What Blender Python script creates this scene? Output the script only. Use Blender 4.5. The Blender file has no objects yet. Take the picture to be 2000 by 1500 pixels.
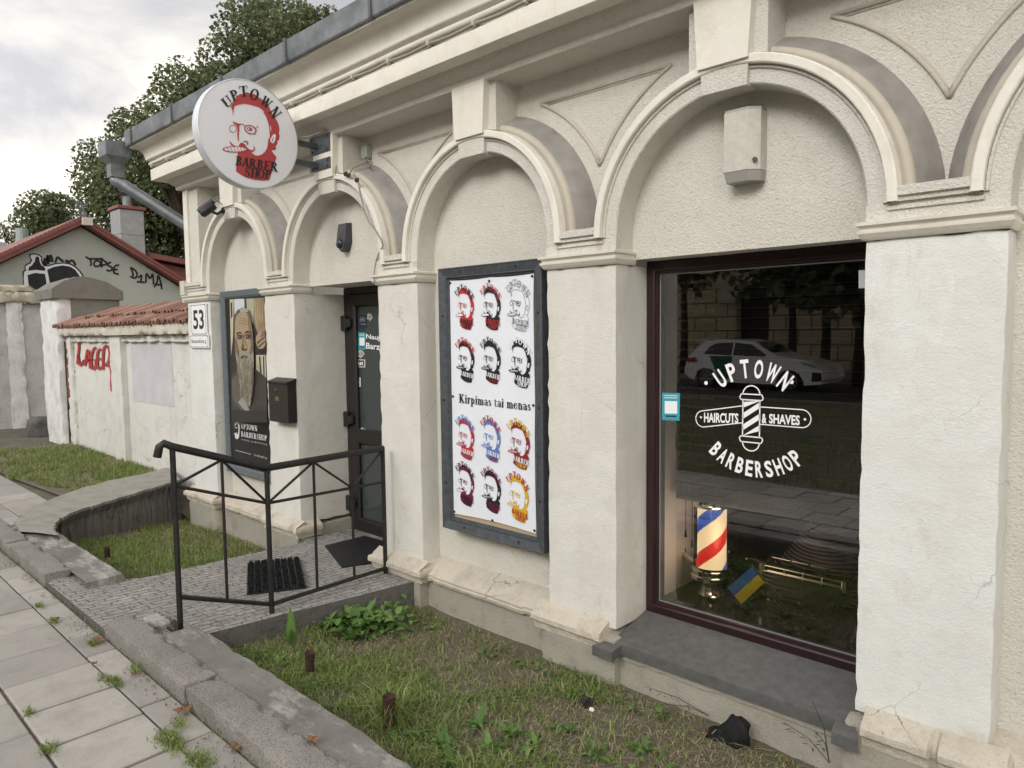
import bpy, math, random
import numpy as np
from mathutils import Vector, Matrix, noise
random.seed(7); rng = np.random.default_rng(7)
sc = bpy.context.scene
COL = sc.collection
V = Vector

# ------------------------------------------------------------------ camera
F, YAW, PITCH, ROLL, D = 1387.0, 0.7552001, 0.0714351, -0.0115963, 3.0
fw = V((-math.sin(YAW)*math.cos(PITCH), math.cos(YAW)*math.cos(PITCH), -math.sin(PITCH)))
rt0 = V((math.cos(YAW), math.sin(YAW), 0)); up0 = rt0.cross(fw)
rt = math.cos(ROLL)*rt0 + math.sin(ROLL)*up0
up = -math.sin(ROLL)*rt0 + math.cos(ROLL)*up0
CAM = V((0, -D, 0))
cd = bpy.data.cameras.new('camera'); cam = bpy.data.objects.new('camera', cd); COL.objects.link(cam)
cd.sensor_width = 36; cd.lens = 36*F/2000; cd.clip_end = 500; cd.clip_start = 0.05
m = Matrix((rt, up, -fw)).transposed().to_4x4(); m.translation = CAM; cam.matrix_world = m
sc.camera = cam
# survey helpers: a measured point of the photograph laid on a known real plane
def ray(px, py): return ((px-1000)/F)*rt + ((750-py)/F)*up + fw
def PY(px, py, y): r = ray(px, py); return CAM + r*((y+D)/r.y)
def PX(px, py, x): r = ray(px, py); return CAM + r*(x/r.x)
def PZ(px, py, z): r = ray(px, py); return CAM + r*(z/r.z)
def PD(px, py, d): r = ray(px, py); return CAM + r*(d/math.hypot(r.x, r.y))

# ------------------------------------------------------------------ objects
def tag(o, label=None, cat=None, group=None, kind=None):
    if label: o['label'] = label
    if cat: o['category'] = cat
    if group: o['group'] = group
    if kind: o['kind'] = kind
    return o
def thing(name, loc, label, cat, group=None):
    o = bpy.data.objects.new(name, None); COL.objects.link(o); o.location = loc
    o.empty_display_size = .1
    return tag(o, label, cat, group)
def origin(p):
    v = V((0, 0, 0))
    while p is not None: v = v + p.location; p = p.parent
    return v
def link_mesh(name, me, mat, parent):
    o = bpy.data.objects.new(name, me); COL.objects.link(o)
    for mm in (mat if isinstance(mat, (list, tuple)) else [mat]): me.materials.append(mm)
    if parent is not None: o.parent = parent
    return o
def arrays(name, vs, fs, mat, parent=None, smooth=False):
    vs = np.asarray(vs, dtype=np.float32); fs = np.asarray(fs, dtype=np.int32)
    o = origin(parent)
    if parent is not None: vs = vs - np.array(o, dtype=np.float32)
    me = bpy.data.meshes.new(name); k = fs.shape[1]
    me.vertices.add(len(vs)); me.vertices.foreach_set('co', vs.ravel())
    me.loops.add(fs.size); me.loops.foreach_set('vertex_index', fs.ravel())
    me.polygons.add(len(fs)); me.polygons.foreach_set('loop_start', np.arange(len(fs), dtype=np.int32)*k)
    me.update(calc_edges=True)
    if smooth: me.polygons.foreach_set('use_smooth', np.ones(len(fs), dtype=bool))
    return link_mesh(name, me, mat, parent)

class MB:
    def __init__(s): s.v = []; s.f = []; s.mi = []; s.k = 0
    def add(s, vs, fs):
        b = len(s.v); s.v += [V(x) for x in vs]; s.f += [[i+b for i in f] for f in fs]; s.mi += [s.k]*len(fs); return s
    def box(s, x0, x1, y0, y1, z0, z1):
        return s.add([(x0,y0,z0),(x1,y0,z0),(x1,y1,z0),(x0,y1,z0),(x0,y0,z1),(x1,y0,z1),(x1,y1,z1),(x0,y1,z1)],
                     [(3,2,1,0),(4,5,6,7),(0,1,5,4),(1,2,6,5),(2,3,7,6),(3,0,4,7)])
    def bbox(s, x0, x1, y0, y1, z0, z1, b=.01):          # box with chamfered vertical+horizontal edges
        X=(x0,x1);Y=(y0,y1);Z=(z0,z1); vs=[]; idx={}
        for i in (0,1):
            for j in (0,1):
                for k in (0,1):
                    sx=b*(1-2*i);sy=b*(1-2*j);sz=b*(1-2*k)
                    for a,(p) in enumerate(((X[i],Y[j]+sy,Z[k]+sz),(X[i]+sx,Y[j],Z[k]+sz),(X[i]+sx,Y[j]+sy,Z[k]))):
                        idx[(i,j,k,a)]=len(vs); vs.append(p)
        g=lambda *t: idx[t]; fs=[]
        for i in (0,1): fs.append([g(i,0,0,0),g(i,1,0,0),g(i,1,1,0),g(i,0,1,0)])
        for j in (0,1): fs.append([g(0,j,0,1),g(1,j,0,1),g(1,j,1,1),g(0,j,1,1)])
        for k in (0,1): fs.append([g(0,0,k,2),g(1,0,k,2),g(1,1,k,2),g(0,1,k,2)])
        for i in (0,1):
            for j in (0,1): fs.append([g(i,j,0,0),g(i,j,0,1),g(i,j,1,1),g(i,j,1,0)])
            for k in (0,1): fs.append([g(i,0,k,0),g(i,0,k,2),g(i,1,k,2),g(i,1,k,0)])
        for j in (0,1):
            for k in (0,1): fs.append([g(0,j,k,1),g(0,j,k,2),g(1,j,k,2),g(1,j,k,1)])
        for i in (0,1):
            for j in (0,1):
                for k in (0,1): fs.append([g(i,j,k,0),g(i,j,k,1),g(i,j,k,2)])
        return s.add(vs, fs)
    def rough(s, x0, x1, y0, y1, z0, z1, st=.05, amp=.006, sc_=6., chip=0, rd=.012, seed=0.):   # subdivided, worn box
        lo=V((x0,y0,z0)); hi=V((x1,y1,z1)); n=[max(1,round((hi[i]-lo[i])/st)) for i in range(3)]
        cache={}; vs=[]; fs=[]
        def vert(i,j,k):
            t=(i,j,k)
            if t in cache: return cache[t]
            p=V((lo[a]+(hi[a]-lo[a])*t[a]/n[a] for a in range(3)))
            c=V((min(max(p[a],lo[a]+rd),hi[a]-rd) for a in range(3)))
            d=p-c; edge=sum(1 for a in range(3) if t[a] in (0,n[a]))
            if d.length>0 and edge>1:
                m=max(abs(d.x),abs(d.y),abs(d.z)); p=c+d.normalized()*m
            q=p*sc_+V((seed,seed*2,seed*3)); w=noise.noise_vector(q)*amp+noise.noise_vector(q*3.1)*amp*.5
            if edge>1 and chip:
                h=noise.noise(q*1.7+V((9,9,9)))+.6*noise.noise(q*4.3)
                if h>.12: w-=d.normalized()*min(chip,(h-.12)*chip*4)
            cache[t]=len(vs); vs.append(p+w); return cache[t]
        for a in range(3):
            b,c=(a+1)%3,(a+2)%3
            for e in (0,n[a]):
                for i in range(n[b]):
                    for j in range(n[c]):
                        q=[]
                        for (di,dj) in ((0,0),(1,0),(1,1),(0,1)):
                            t=[0,0,0]; t[a]=e; t[b]=i+di; t[c]=j+dj; q.append(vert(*t))
                        fs.append(q if e else q[::-1])
        return s.add(vs,fs)
    def tube(s, pts, r, n=8, caps=True):
        pts=[V(p) for p in pts]; R=r if isinstance(r,(list,tuple)) else [r]*len(pts)
        rings=[]; prev=None; vs=[]; fs=[]
        for i,p in enumerate(pts):
            t=(pts[min(i+1,len(pts)-1)]-pts[max(i-1,0)]).normalized()
            if prev is None: a=t.orthogonal().normalized()
            else: a=(prev-t*prev.dot(t)).normalized()
            prev=a; b=t.cross(a)
            for k in range(n):
                w=2*math.pi*k/n; vs.append(p+(a*math.cos(w)+b*math.sin(w))*R[i])
        for i in range(len(pts)-1):
            for k in range(n): fs.append([i*n+k,i*n+(k+1)%n,(i+1)*n+(k+1)%n,(i+1)*n+k])
        if caps: fs.append(list(range(n))[::-1]); fs.append([(len(pts)-1)*n+k for k in range(n)])
        return s.add(vs,fs)
    def cyl(s, c, axis, r, h, n=24, r2=None):
        c=V(c); axis=V(axis).normalized(); return s.tube([c,c+axis*h],[r,r if r2 is None else r2],n)
    def lathe(s, c, prof, n=24, axis=V((0,0,1))):
        c=V(c); a=axis.orthogonal().normalized(); b=axis.cross(a); vs=[]; fs=[]
        for (r,z) in prof:
            for k in range(n):
                w=2*math.pi*k/n; vs.append(c+axis*z+(a*math.cos(w)+b*math.sin(w))*r)
        for i in range(len(prof)-1):
            for k in range(n): fs.append([i*n+k,i*n+(k+1)%n,(i+1)*n+(k+1)%n,(i+1)*n+k])
        return s.add(vs,fs)
    def poly(s, pts): return s.add(pts,[list(range(len(pts)))])
    def prism(s, pts, d):
        pts=[V(p) for p in pts]; d=V(d); n=len(pts)
        return s.add(pts+[p+d for p in pts],[list(range(n))[::-1],[n+i for i in range(n)]]+[[i,(i+1)%n,n+(i+1)%n,n+i] for i in range(n)])
    def sweep(s, path, prof, closed=False):
        # path: list of functions (a,b)->point ; prof: list of (a,b)
        vs=[]; fs=[]; n=len(prof)
        for fn in path: vs+=[fn(a,b) for a,b in prof]
        for i in range(len(path)-1):
            for k in range(n if closed else n-1): fs.append([i*n+k,i*n+(k+1)%n,(i+1)*n+(k+1)%n,(i+1)*n+k])
        return s.add(vs,fs)
    def build(s, name, mat, parent=None, smooth=False, sharp=None):
        me=bpy.data.meshes.new(name); o=origin(parent)
        me.from_pydata([v-o for v in s.v],[],s.f)
        if isinstance(mat,(list,tuple)): me.polygons.foreach_set('material_index',s.mi)
        if smooth:
            me.polygons.foreach_set('use_smooth',[True]*len(me.polygons))
            if sharp: me.set_sharp_from_angle(angle=math.radians(sharp))
        me.update(); return link_mesh(name,me,mat,parent)

# ------------------------------------------------------------------ materials
def newmat(name):
    m=bpy.data.materials.new(name); m.use_nodes=True; nt=m.node_tree; return m,nt,nt.nodes['Principled BSDF']
class NT:
    def __init__(s,nt): s.nt=nt; s.pos=nt.nodes.new('ShaderNodeNewGeometry').outputs['Position']
    def n(s,t,**kw):
        x=s.nt.nodes.new(t)
        for k,v in kw.items(): setattr(x,k,v)
        return x
    def l(s,a,b): s.nt.links.new(a,b)
    def noise(s,scale,detail=4,rough=.6,vec=None,dist=0):
        x=s.n('ShaderNodeTexNoise'); x.inputs['Scale'].default_value=scale; x.inputs['Detail'].default_value=detail
        x.inputs['Roughness'].default_value=rough; x.inputs['Distortion'].default_value=dist; s.l(vec or s.pos,x.inputs['Vector']); return x.outputs['Fac']
    def ramp(s,fac,stops):
        x=s.n('ShaderNodeValToRGB'); cr=x.color_ramp
        while len(cr.elements)<len(stops): cr.elements.new(.5)
        for e,(p,c) in zip(cr.elements,stops): e.position=p; e.color=(*c,1) if isinstance(c,(tuple,list)) else (c,c,c,1)
        s.l(fac,x.inputs['Fac']); return x.outputs['Color']
    def mix(s,fac,a,b,mode='MIX'):
        x=s.n('ShaderNodeMix',data_type='RGBA',blend_type=mode)
        for sock,val in ((x.inputs[0],fac),(x.inputs[6],a),(x.inputs[7],b)):
            if hasattr(val,'is_output'): s.l(val,sock)
            elif isinstance(val,(tuple,list)): sock.default_value=(*val,1)
            else: sock.default_value=val
        return x.outputs[2]
    def scalevec(s,v):
        x=s.n('ShaderNodeMapping'); x.inputs['Scale'].default_value=v; s.l(s.pos,x.inputs['Vector']); return x.outputs['Vector']
    def bump(s,h,strength,dist,prev=None):
        x=s.n('ShaderNodeBump'); x.inputs['Strength'].default_value=strength; x.inputs['Distance'].default_value=dist
        s.l(h,x.inputs['Height']); 
        if prev: s.l(prev,x.inputs['Normal'])
        return x.outputs['Normal']
def flat(name,col,rough=.6,metal=0,spec=.5,var=.0,vs=8,bump=0,bs=80,emit=0):
    m,nt,b=newmat(name); T=NT(nt); b.inputs['Roughness'].default_value=rough; b.inputs['Metallic'].default_value=metal
    b.inputs['Specular IOR Level'].default_value=spec
    if var:
        f=T.noise(vs,5); c=T.mix(T.ramp(f,[(.3,0.),(.7,1.)]),tuple(x*(1-var) for x in col),tuple(min(1,x*(1+var)) for x in col)); T.l(c,b.inputs['Base Color'])
    else: b.inputs['Base Color'].default_value=(*col,1)
    if bump: T.l(T.bump(T.noise(bs,4),bump,.003),b.inputs['Normal'])
    if emit: b.inputs['Emission Color'].default_value=(*col,1); b.inputs['Emission Strength'].default_value=emit
    return m
def stucco(name,col,dirt,grain=60,strength=.55,dist=.006,speck=.5,streak=0,smear=False,rough=.9,dirtlo=.5,crack=0,patch=0,pits=0):
    m,nt,b=newmat(name); T=NT(nt); b.inputs['Roughness'].default_value=rough; b.inputs['Specular IOR Level'].default_value=.15
    big=T.noise(1.3,5,.65); mid=T.noise(5.5,5,.7); fine=T.noise(grain,6,.7)
    c=T.mix(T.ramp(big,[(.35,0.),(.75,1.)]),col,tuple(x*.9 for x in col))
    c=T.mix(T.ramp(mid,[(dirtlo,0.),(dirtlo+.28,.65)]),c,dirt)
    if patch:
        pn=T.noise(1.1,6,.62,T.scalevec((1.6,1.6,1.1)),.6); c=T.mix(T.ramp(pn,[(.515,0.),(.53,patch*.5)]),c,tuple(x*y for x,y in zip(col,(.90,.885,.855)))); pn2=T.noise(2.3,7,.7,T.scalevec((1.2,1.2,.8)),.3); c=T.mix(T.ramp(pn2,[(.60,0.),(.625,patch*.6)]),c,tuple(x*y for x,y in zip(col,(.86,.84,.80))))
    if streak:
        st=T.noise(1,5,.7,T.scalevec((14,14,.7))); c=T.mix(T.ramp(st,[(.55,0.),(.8,streak)]),c,dirt)
    if speck:
        sp=T.noise(grain*1.3,3,.5); c=T.mix(T.ramp(sp,[(.27,speck),(.37,0.)]),c,tuple(x*.42 for x in col))
    if crack:
        vo=T.n('ShaderNodeTexVoronoi',feature='DISTANCE_TO_EDGE'); vo.inputs['Scale'].default_value=2.6
        wv=T.n('ShaderNodeMix',data_type='VECTOR'); wv.inputs[0].default_value=.22
        nz=T.n('ShaderNodeTexNoise'); nz.inputs['Scale'].default_value=4; nz.inputs['Detail'].default_value=6; T.l(T.pos,nz.inputs['Vector'])
        T.l(T.pos,wv.inputs[4]); T.l(nz.outputs['Color'],wv.inputs[5]); T.l(wv.outputs[1],vo.inputs['Vector'])
        gate=T.ramp(T.noise(1.9,2),[(.5,0.),(.6,1.)])
        ck=T.mix(gate,(0,0,0),T.ramp(vo.outputs['Distance'],[(.0,1.),(.006,0.)]))
        mm=T.n('ShaderNodeMath',operation='MULTIPLY'); T.l(ck,mm.inputs[0]); mm.inputs[1].default_value=crack
        c=T.mix(mm.outputs[0],c,tuple(x*.35 for x in dirt))
    if pits:
        c=T.mix(T.ramp(T.noise(pits*.55,4,.75),[(.30,.6),(.43,0.)]),c,tuple(x*.5 for x in col))
    T.l(c,b.inputs['Base Color'])
    nrm=T.bump(fine,strength,dist)
    if pits:
        vp_=T.n('ShaderNodeTexVoronoi',feature='F1'); vp_.inputs['Scale'].default_value=pits; T.l(T.pos,vp_.inputs['Vector']); nrm=T.bump(vp_.outputs['Distance'],.4,.004,nrm)
    if smear: nrm=T.bump(T.noise(1,5,.7,T.scalevec((30,30,90)),1.5),.35,.004,nrm)
    nrm=T.bump(T.noise(9,4),.3,.02,nrm)
    T.l(nrm,b.inputs['Normal']); return m

M={}
CREAM=(.72,.698,.64)
M['stucco']=stucco('cream rough stucco',CREAM,(.61,.575,.50),88,.9,.012,.4,.4,patch=.5,pits=125)
M['niche']=stucco('cream niche stucco',(.725,.70,.635),(.63,.595,.525),88,.9,.012,.4,.3,patch=.45,pits=125)
M['smooth']=stucco('cream painted moulding',(.755,.725,.655),(.56,.51,.43),120,.4,.004,.15,.5,patch=.5)
M['pier']=stucco('white painted stucco',(.715,.72,.70),(.585,.565,.52),110,.6,.005,.25,.25,True,crack=.6,patch=1.)
M['pierR']=stucco('white painted rough stucco',(.71,.695,.65),(.58,.555,.50),125,.8,.006,.4,.3,True,crack=.4,patch=.9)
M['plinth']=stucco('grey beige plinth render',(.375,.352,.30),(.25,.232,.195),75,.8,.007,.55,.35,crack=.5)
M['ledge']=stucco('yellowed chipped moulding',(.59,.54,.455),(.33,.285,.225),60,.9,.010,.55,.5,crack=1.,dirtlo=.46)
M['stain']=stucco('rust stained ledge',(.55,.45,.35),(.30,.22,.16),60,.4,.004,.2,.7)
def streaks(m,z0,z1,col,amt,sx=34):
    low=z1<z0
    nt=m.node_tree; T=NT(nt); b=nt.nodes['Principled BSDF']; src=b.inputs['Base Color'].links[0].from_socket
    sp=T.n('ShaderNodeSeparateXYZ'); T.l(T.pos,sp.inputs[0]); mr=T.n('ShaderNodeMapRange'); mr.inputs['From Min'].default_value=z0; mr.inputs['From Max'].default_value=z1; T.l(sp.outputs['Z'],mr.inputs['Value'])
    n=T.mix(T.ramp(T.noise(3.3,2),[(.50,0.),(.60,1.)]),(0,0,0),T.ramp(T.noise(1,5,.75,T.scalevec((sx,1.,3.5))),[(.46,0.),(.66,1.)])); up_=T.ramp(mr.outputs[0],[(0.,0.),(.75,amt),(1.,amt)])
    mm=T.n('ShaderNodeMath',operation='MULTIPLY'); T.l(n,mm.inputs[0]); T.l(up_,mm.inputs[1]); T.l(T.mix(mm.outputs[0],src,col),b.inputs['Base Color'])
M['mould']=stucco('grimy moulding stucco',(.56,.525,.455),(.40,.36,.30),90,.8,.008,.3,.5)
M['impost']=stucco('streaked impost stucco',CREAM,(.61,.575,.50),88,.9,.012,.4,.4,patch=.5,pits=125); streaks(M['impost'],.36,.47,(.33,.26,.19),.75,46)
M['plinth_keep']=None
for k_ in ('pier','pierR'): streaks(M[k_],-1.0,-1.52,(.50,.44,.34),.55,4); streaks(M[k_],.0,.34,(.52,.48,.41),.45,16)
streaks(M['plinth'],-1.66,-1.92,(.20,.18,.145),.8,5)
M['ridge']=stucco('weathered ridge',(.50,.46,.39),(.33,.30,.25),60,.4,.004,.1,.5)
M['flash']=flat('grey painted sheet metal',(.245,.232,.216),.6,0,.3,.2,9,.1,40)
M['zinc']=flat('weathered zinc',(.20,.215,.23),.48,.55,.5,.35,7,.1,60)
M['zincdark']=flat('dark zinc seam',(.12,.125,.13),.5,.5)
M['frame']=flat('dark slate painted wood',(.060,.068,.078),.5,0,.45,.3,30,.35,60)
M['frame0']=flat('blue grey painted wood',(.115,.135,.15),.5,0,.4,.2,30,.3,60)
M['mahog']=flat('dark mahogany upvc',(.022,.008,.009),.3,0,.5,.2,40,.1,90)
M['doorf']=flat('black brown upvc',(.016,.012,.011),.38,0,.5,.2,40)
M['doorg']=flat('dark door glass',(.045,.055,.055),.1,0,.6)
M['black']=flat('black metal',(.016,.016,.017),.42,.2,.5,.3,30,.15,90)
M['blackmat']=flat('black plastic',(.012,.012,.013),.5)
M['iron']=flat('black painted iron',(.02,.019,.018),.5,.3,.5,.35,25,.35,70)
M['rust']=flat('rusty iron',(.055,.030,.022),.85,.1,.3,.4,30,.6,90)
M['brown']=flat('brown mailbox metal',(.026,.020,.018),.5,.1,.5,.15,12)
M['white']=flat('white enamel',(.80,.81,.82),.35)
M['ink']=flat('black ink',(.012,.012,.014),.6)
M['inkw']=flat('white vinyl',(.85,.85,.86),.5)
M['chrome']=flat('chrome',(.75,.75,.76),.12,1.)
M['brass']=flat('brass',(.45,.33,.12),.35,.9)
M['sill']=flat('dark slate sill',(.098,.097,.095),.62,0,.4,.2,22,.4,160)
M['dark']=flat('dark interior',(.012,.012,.012),.9)
M['plasterw']=flat('white plaster',(.85,.84,.83),.8,0,.2,.06,6,.4,25)
M['marble']=flat('dark green marble',(.012,.018,.013),.12,0,.5,.7,60)
M['alarm']=flat('aged cream plastic',(.50,.475,.42),.5,0,.4,.1,30)
M['alarmd']=flat('darker lid plastic',(.33,.32,.29),.6)  # lid and top cap, darker than the box body
M['teal']=flat('teal sticker',(.05,.33,.42),.45)
M['grey']=flat('grey plastic',(.33,.34,.31),.5)
M['cable']=flat('grey cable',(.26,.24,.21),.6)
M['red']=flat('logo red',(.40,.048,.05),.5)
M['rim']=flat('white aluminium rim',(.66,.70,.74),.3,.25)
M['face']=flat('white sign face',(.72,.73,.78),.35)
M['banner']=flat('white banner vinyl',(.74,.76,.82),.4,0,.4,.03,12)

def glass_mat():
    m,nt,b=newmat('window glass'); nt.nodes.remove(b); T=NT(nt); out=nt.nodes['Material Output']
    tr=T.n('ShaderNodeBsdfTransparent'); tr.inputs['Color'].default_value=(.92,.94,.94,1)
    gl=T.n('ShaderNodeBsdfGlossy'); gl.inputs['Roughness'].default_value=0.; gl.inputs['Color'].default_value=(1,1,1,1)
    fr=T.n('ShaderNodeFresnel'); fr.inputs['IOR'].default_value=2.35
    mx=T.n('ShaderNodeMixShader'); T.l(fr.outputs['Fac'],mx.inputs['Fac']); T.l(tr.outputs[0],mx.inputs[1]); T.l(gl.outputs[0],mx.inputs[2])
    T.l(mx.outputs[0],out.inputs['Surface']); return m
M['glass']=glass_mat()
def leafmat(name,dk,md,lt,rough=.55,trans=.25,clump=.9):
    m,nt,b=newmat(name); T=NT(nt); g=T.n('ShaderNodeNewGeometry')
    c=T.ramp(g.outputs['Random Per Island'],[(0.,dk),(.5,md),(1.,lt)])
    n=T.noise(clump,3); c=T.mix(T.ramp(n,[(.35,.0),(.65,1.)]),T.mix(.35,c,dk),c)
    T.l(c,b.inputs['Base Color']); b.inputs['Roughness'].default_value=rough; b.inputs['Specular IOR Level'].default_value=.25
    tl=T.n('ShaderNodeBsdfTranslucent'); T.l(c,tl.inputs['Color']); mx=T.n('ShaderNodeMixShader'); mx.inputs['Fac'].default_value=trans
    T.l(b.outputs[0],mx.inputs[1]); T.l(tl.outputs[0],mx.inputs[2]); T.l(mx.outputs[0],nt.nodes['Material Output'].inputs['Surface']); return m
M['leaf']=leafmat('maple foliage',(.078,.102,.050),(.138,.170,.080),(.215,.245,.128),trans=.35)
M['leafp']=leafmat('pale willow foliage',(.12,.15,.08),(.2,.24,.13),(.3,.33,.2))
M['grass']=leafmat('lawn grass',(.12,.175,.045),(.235,.315,.09),(.42,.44,.20),.6,.35,6)
M['grassdry']=leafmat('dry lawn grass',(.18,.16,.085),(.33,.285,.17),(.50,.43,.29),.7,.2,5)
M['weed']=leafmat('dandelion leaf',(.075,.145,.038),(.125,.225,.058),(.19,.30,.09),.45,.3,9)
M['bark']=flat('bark',(.055,.043,.033),.9,0,.2,.3,12,.6,30)
M['deadleaf']=leafmat('dead leaf',(.13,.065,.035),(.23,.12,.062),(.36,.24,.14),.7,.2,20)

# ------------------------------------------------------------------ lettering
_tc={}
def sans(txt,bold=0.):
    key=(txt,bold)
    if key in _tc: return _tc[key]
    cu=bpy.data.curves.new('lettering','FONT'); cu.body=txt; cu.size=1; cu.offset=bold; cu.resolution_u=3
    o=bpy.data.objects.new('lettering',cu); COL.objects.link(o)
    dg=bpy.context.evaluated_depsgraph_get(); me=bpy.data.meshes.new_from_object(o.evaluated_get(dg))
    vs=np.array([v.co[:2] for v in me.vertices]); fs=[list(p.vertices) for p in me.polygons]
    bpy.data.objects.remove(o); bpy.data.curves.remove(cu); bpy.data.meshes.remove(me)
    lo=vs.min(0); hi=vs.max(0); vs=(vs-lo)/(hi-lo); _tc[key]=(vs,fs); return _tc[key]
def put(mb,art,bl,br,tl):                      # art normalised to the unit square, laid on a parallelogram
    vs,fs=art; bl=V(bl); u=V(br)-bl; v=V(tl)-bl
    mb.add([bl+u*float(a)+v*float(b) for a,b in vs],fs)
def ell(cx,cy,rx,ry,a0=0,a1=360,n=18): return [(cx+rx*math.cos(math.radians(a0+(a1-a0)*i/n)),cy+ry*math.sin(math.radians(a0+(a1-a0)*i/n))) for i in range(n+1)]
def strip(o,i): return [[o[k],o[k+1],i[k+1],i[k]] for k in range(len(o)-1)]
def bowl(x0,y0,y1,w,tk=.20):  # D-shaped bowl from x0 between y0..y1
    cy=(y0+y1)/2; ry=(y1-y0)/2
    return strip(ell(x0,cy,w,ry,-90,90,10),ell(x0,cy,w-tk,ry-.085,-90,90,10))
def line(pts,w):
    out=[]
    for k in range(len(pts)-1):
        (x0,y0),(x1,y1)=pts[k],pts[k+1]; w0=w[k] if isinstance(w,list) else w; w1=w[k+1] if isinstance(w,list) else w
        L=math.hypot(x1-x0,y1-y0) or 1; nx,ny=-(y1-y0)/L/2,(x1-x0)/L/2
        out.append([(x0+nx*w0,y0+ny*w0),(x1+nx*w1,y1+ny*w1),(x1-nx*w1,y1-ny*w1),(x0-nx*w0,y0-ny*w0)])
    return out
def rc(x0,x1,y0,y1): return [(x0,y0),(x1,y0),(x1,y1),(x0,y1)]
def stem(x,w=.215,y0=0,y1=1,s=.11,bot=True,top=True):
    r=[rc(x,x+w,y0,y1)]
    if bot: r.append(rc(x-s,x+w+s,y0,y0+.06))
    if top: r.append(rc(x-s,x+w+s,y1-.06,y1))
    return r
def serif(ch):
    G={'U':lambda:(stem(.11,bot=False,y0=.3)+stem(.66,.10,bot=False,y0=.3)+strip(ell(.42,.3,.31,.3,180,360,10),ell(.455,.3,.205,.22,180,360,10)),.85),
     'P':lambda:(stem(.11)+bowl(.28,.44,1,.42)+[],.75),
     'T':lambda:(stem(.33,top=False)+[rc(.02,.81,.93,1),rc(.02,.07,.72,.93),rc(.76,.81,.72,.93)],.83),
     'O':lambda:(strip(ell(.42,.5,.42,.52,n=22),ell(.42,.5,.205,.435,n=22)),.84),
     'W':lambda:(line([(.12,1),(.36,0)],.215)+line([(.36,0),(.56,1)],.105)+line([(.5,1),(.78,0)],.215)+line([(.78,0),(1.0,1)],.105)+[rc(0,.26,.94,1),rc(.42,.66,.94,1),rc(.88,1.12,.94,1)],1.12),
     'N':lambda:(stem(.11,.10)+line([(.12,1),(.70,0)],.23)+stem(.67,.10,bot=False),.85),
     'B':lambda:(stem(.11)+bowl(.28,.5,1,.36)+bowl(.28,0,.54,.42),.74),
     'A':lambda:(line([(.14,0),(.42,1)],.105)+line([(.42,1),(.70,0)],.22)+[rc(.25,.58,.28,.34),rc(0,.26,0,.06),rc(.54,.88,0,.06)],.88),
     'R':lambda:(stem(.11)+bowl(.28,.46,1,.40)+line([(.42,.48),(.74,0)],.215)+[rc(.66,.92,0,.06)],.9),
     'E':lambda:(stem(.11)+[rc(.28,.70,.94,1),rc(.28,.72,0,.06),rc(.28,.56,.48,.54),rc(.65,.70,.75,.94),rc(.67,.72,.06,.28),rc(.51,.56,.4,.62)],.76),
     'S':lambda:(line([(.60,.72),(.56,.90),(.36,.98),(.14,.88),(.11,.70),(.30,.56),(.50,.44),(.58,.28),(.50,.08),(.28,.02),(.10,.12),(.06,.30)],[.04,.06,.06,.10,.15,.18,.18,.15,.10,.06,.06,.04])+[rc(.57,.62,.66,1),rc(.04,.09,0,.34)],.68),
     'H':lambda:(stem(.11)+stem(.60)+[rc(.28,.60,.48,.54)],.88),
     'K':lambda:(stem(.11)+line([(.28,.40),(.68,1)],.105)+line([(.38,.55),(.74,0)],.215)+[rc(.56,.82,.94,1),rc(.6,.9,0,.06)],.88),
     'i':lambda:(stem(.11,.18,0,.66,.08)+[rc(.10,.27,.78,.94)],.4),
     'r':lambda:(stem(.11,.18,0,.66,.08)+line([(.24,.46),(.36,.62),(.48,.62)],[.07,.09,.16]),.56),
     'p':lambda:(stem(.11,.18,-.3,.66,.08)+bowl(.26,0,.66,.34,.15),.68),
     'm':lambda:(stem(.11,.17,0,.66,.07)+line([(.22,.5),(.36,.64),(.46,.55)],.09)+stem(.42,.17,0,.55,.07,top=False)+line([(.52,.5),(.66,.64),(.76,.55)],.09)+stem(.72,.17,0,.55,.07,top=False),1.0),
     'n':lambda:(stem(.11,.17,0,.66,.07)+line([(.22,.5),(.36,.64),(.48,.55)],.09)+stem(.44,.17,0,.55,.07,top=False),.7),
     'a':lambda:(stem(.38,.17,0,.5,.0,bot=False,top=False)+line([(.10,.52),(.26,.64),(.44,.55)],[.13,.07,.12])+line([(.42,.40),(.16,.30),(.12,.15),(.22,.04),(.40,.12)],[.06,.09,.13,.1,.06])+[rc(.38,.60,0,.05)],.62),
     's':lambda:(line([(.40,.50),(.26,.64),(.12,.50),(.28,.33),(.42,.18),(.26,.02),(.08,.16)],[.06,.07,.13,.15,.13,.07,.06]),.52),
     't':lambda:(line([(.22,.85),(.22,.12),(.34,.03),(.44,.08)],[.05,.15,.11,.05])+[rc(.04,.42,.60,.66)],.48),
     'e':lambda:(strip(ell(.30,.33,.26,.34,20,335,16),ell(.31,.33,.12,.29,20,335,16))+[rc(.14,.55,.33,.39)],.6),
     ' ':lambda:([],.36),'\u0173':lambda:([],.5)}
    return G[ch]()
_st=[0]
def serif_run(txt):
    polys=[]; x=0
    for ch in txt:
        g,w=serif(ch); polys+=[[(px+x,py) for px,py in p] for p in g]; x+=w+(.06 if ch.isupper() else -.01)
    return polys,x-.06
def put_serif(mb,txt,bl,br,tl,nrm,eps=.00012):
    polys,w=serif_run(txt); bl=V(bl); u=(V(br)-bl)/w; v=V(tl)-bl; nrm=V(nrm)
    for k,p in enumerate(polys):
        mb.poly([bl+u*a+v*b+nrm*eps*(k%9) for a,b in p])

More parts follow.
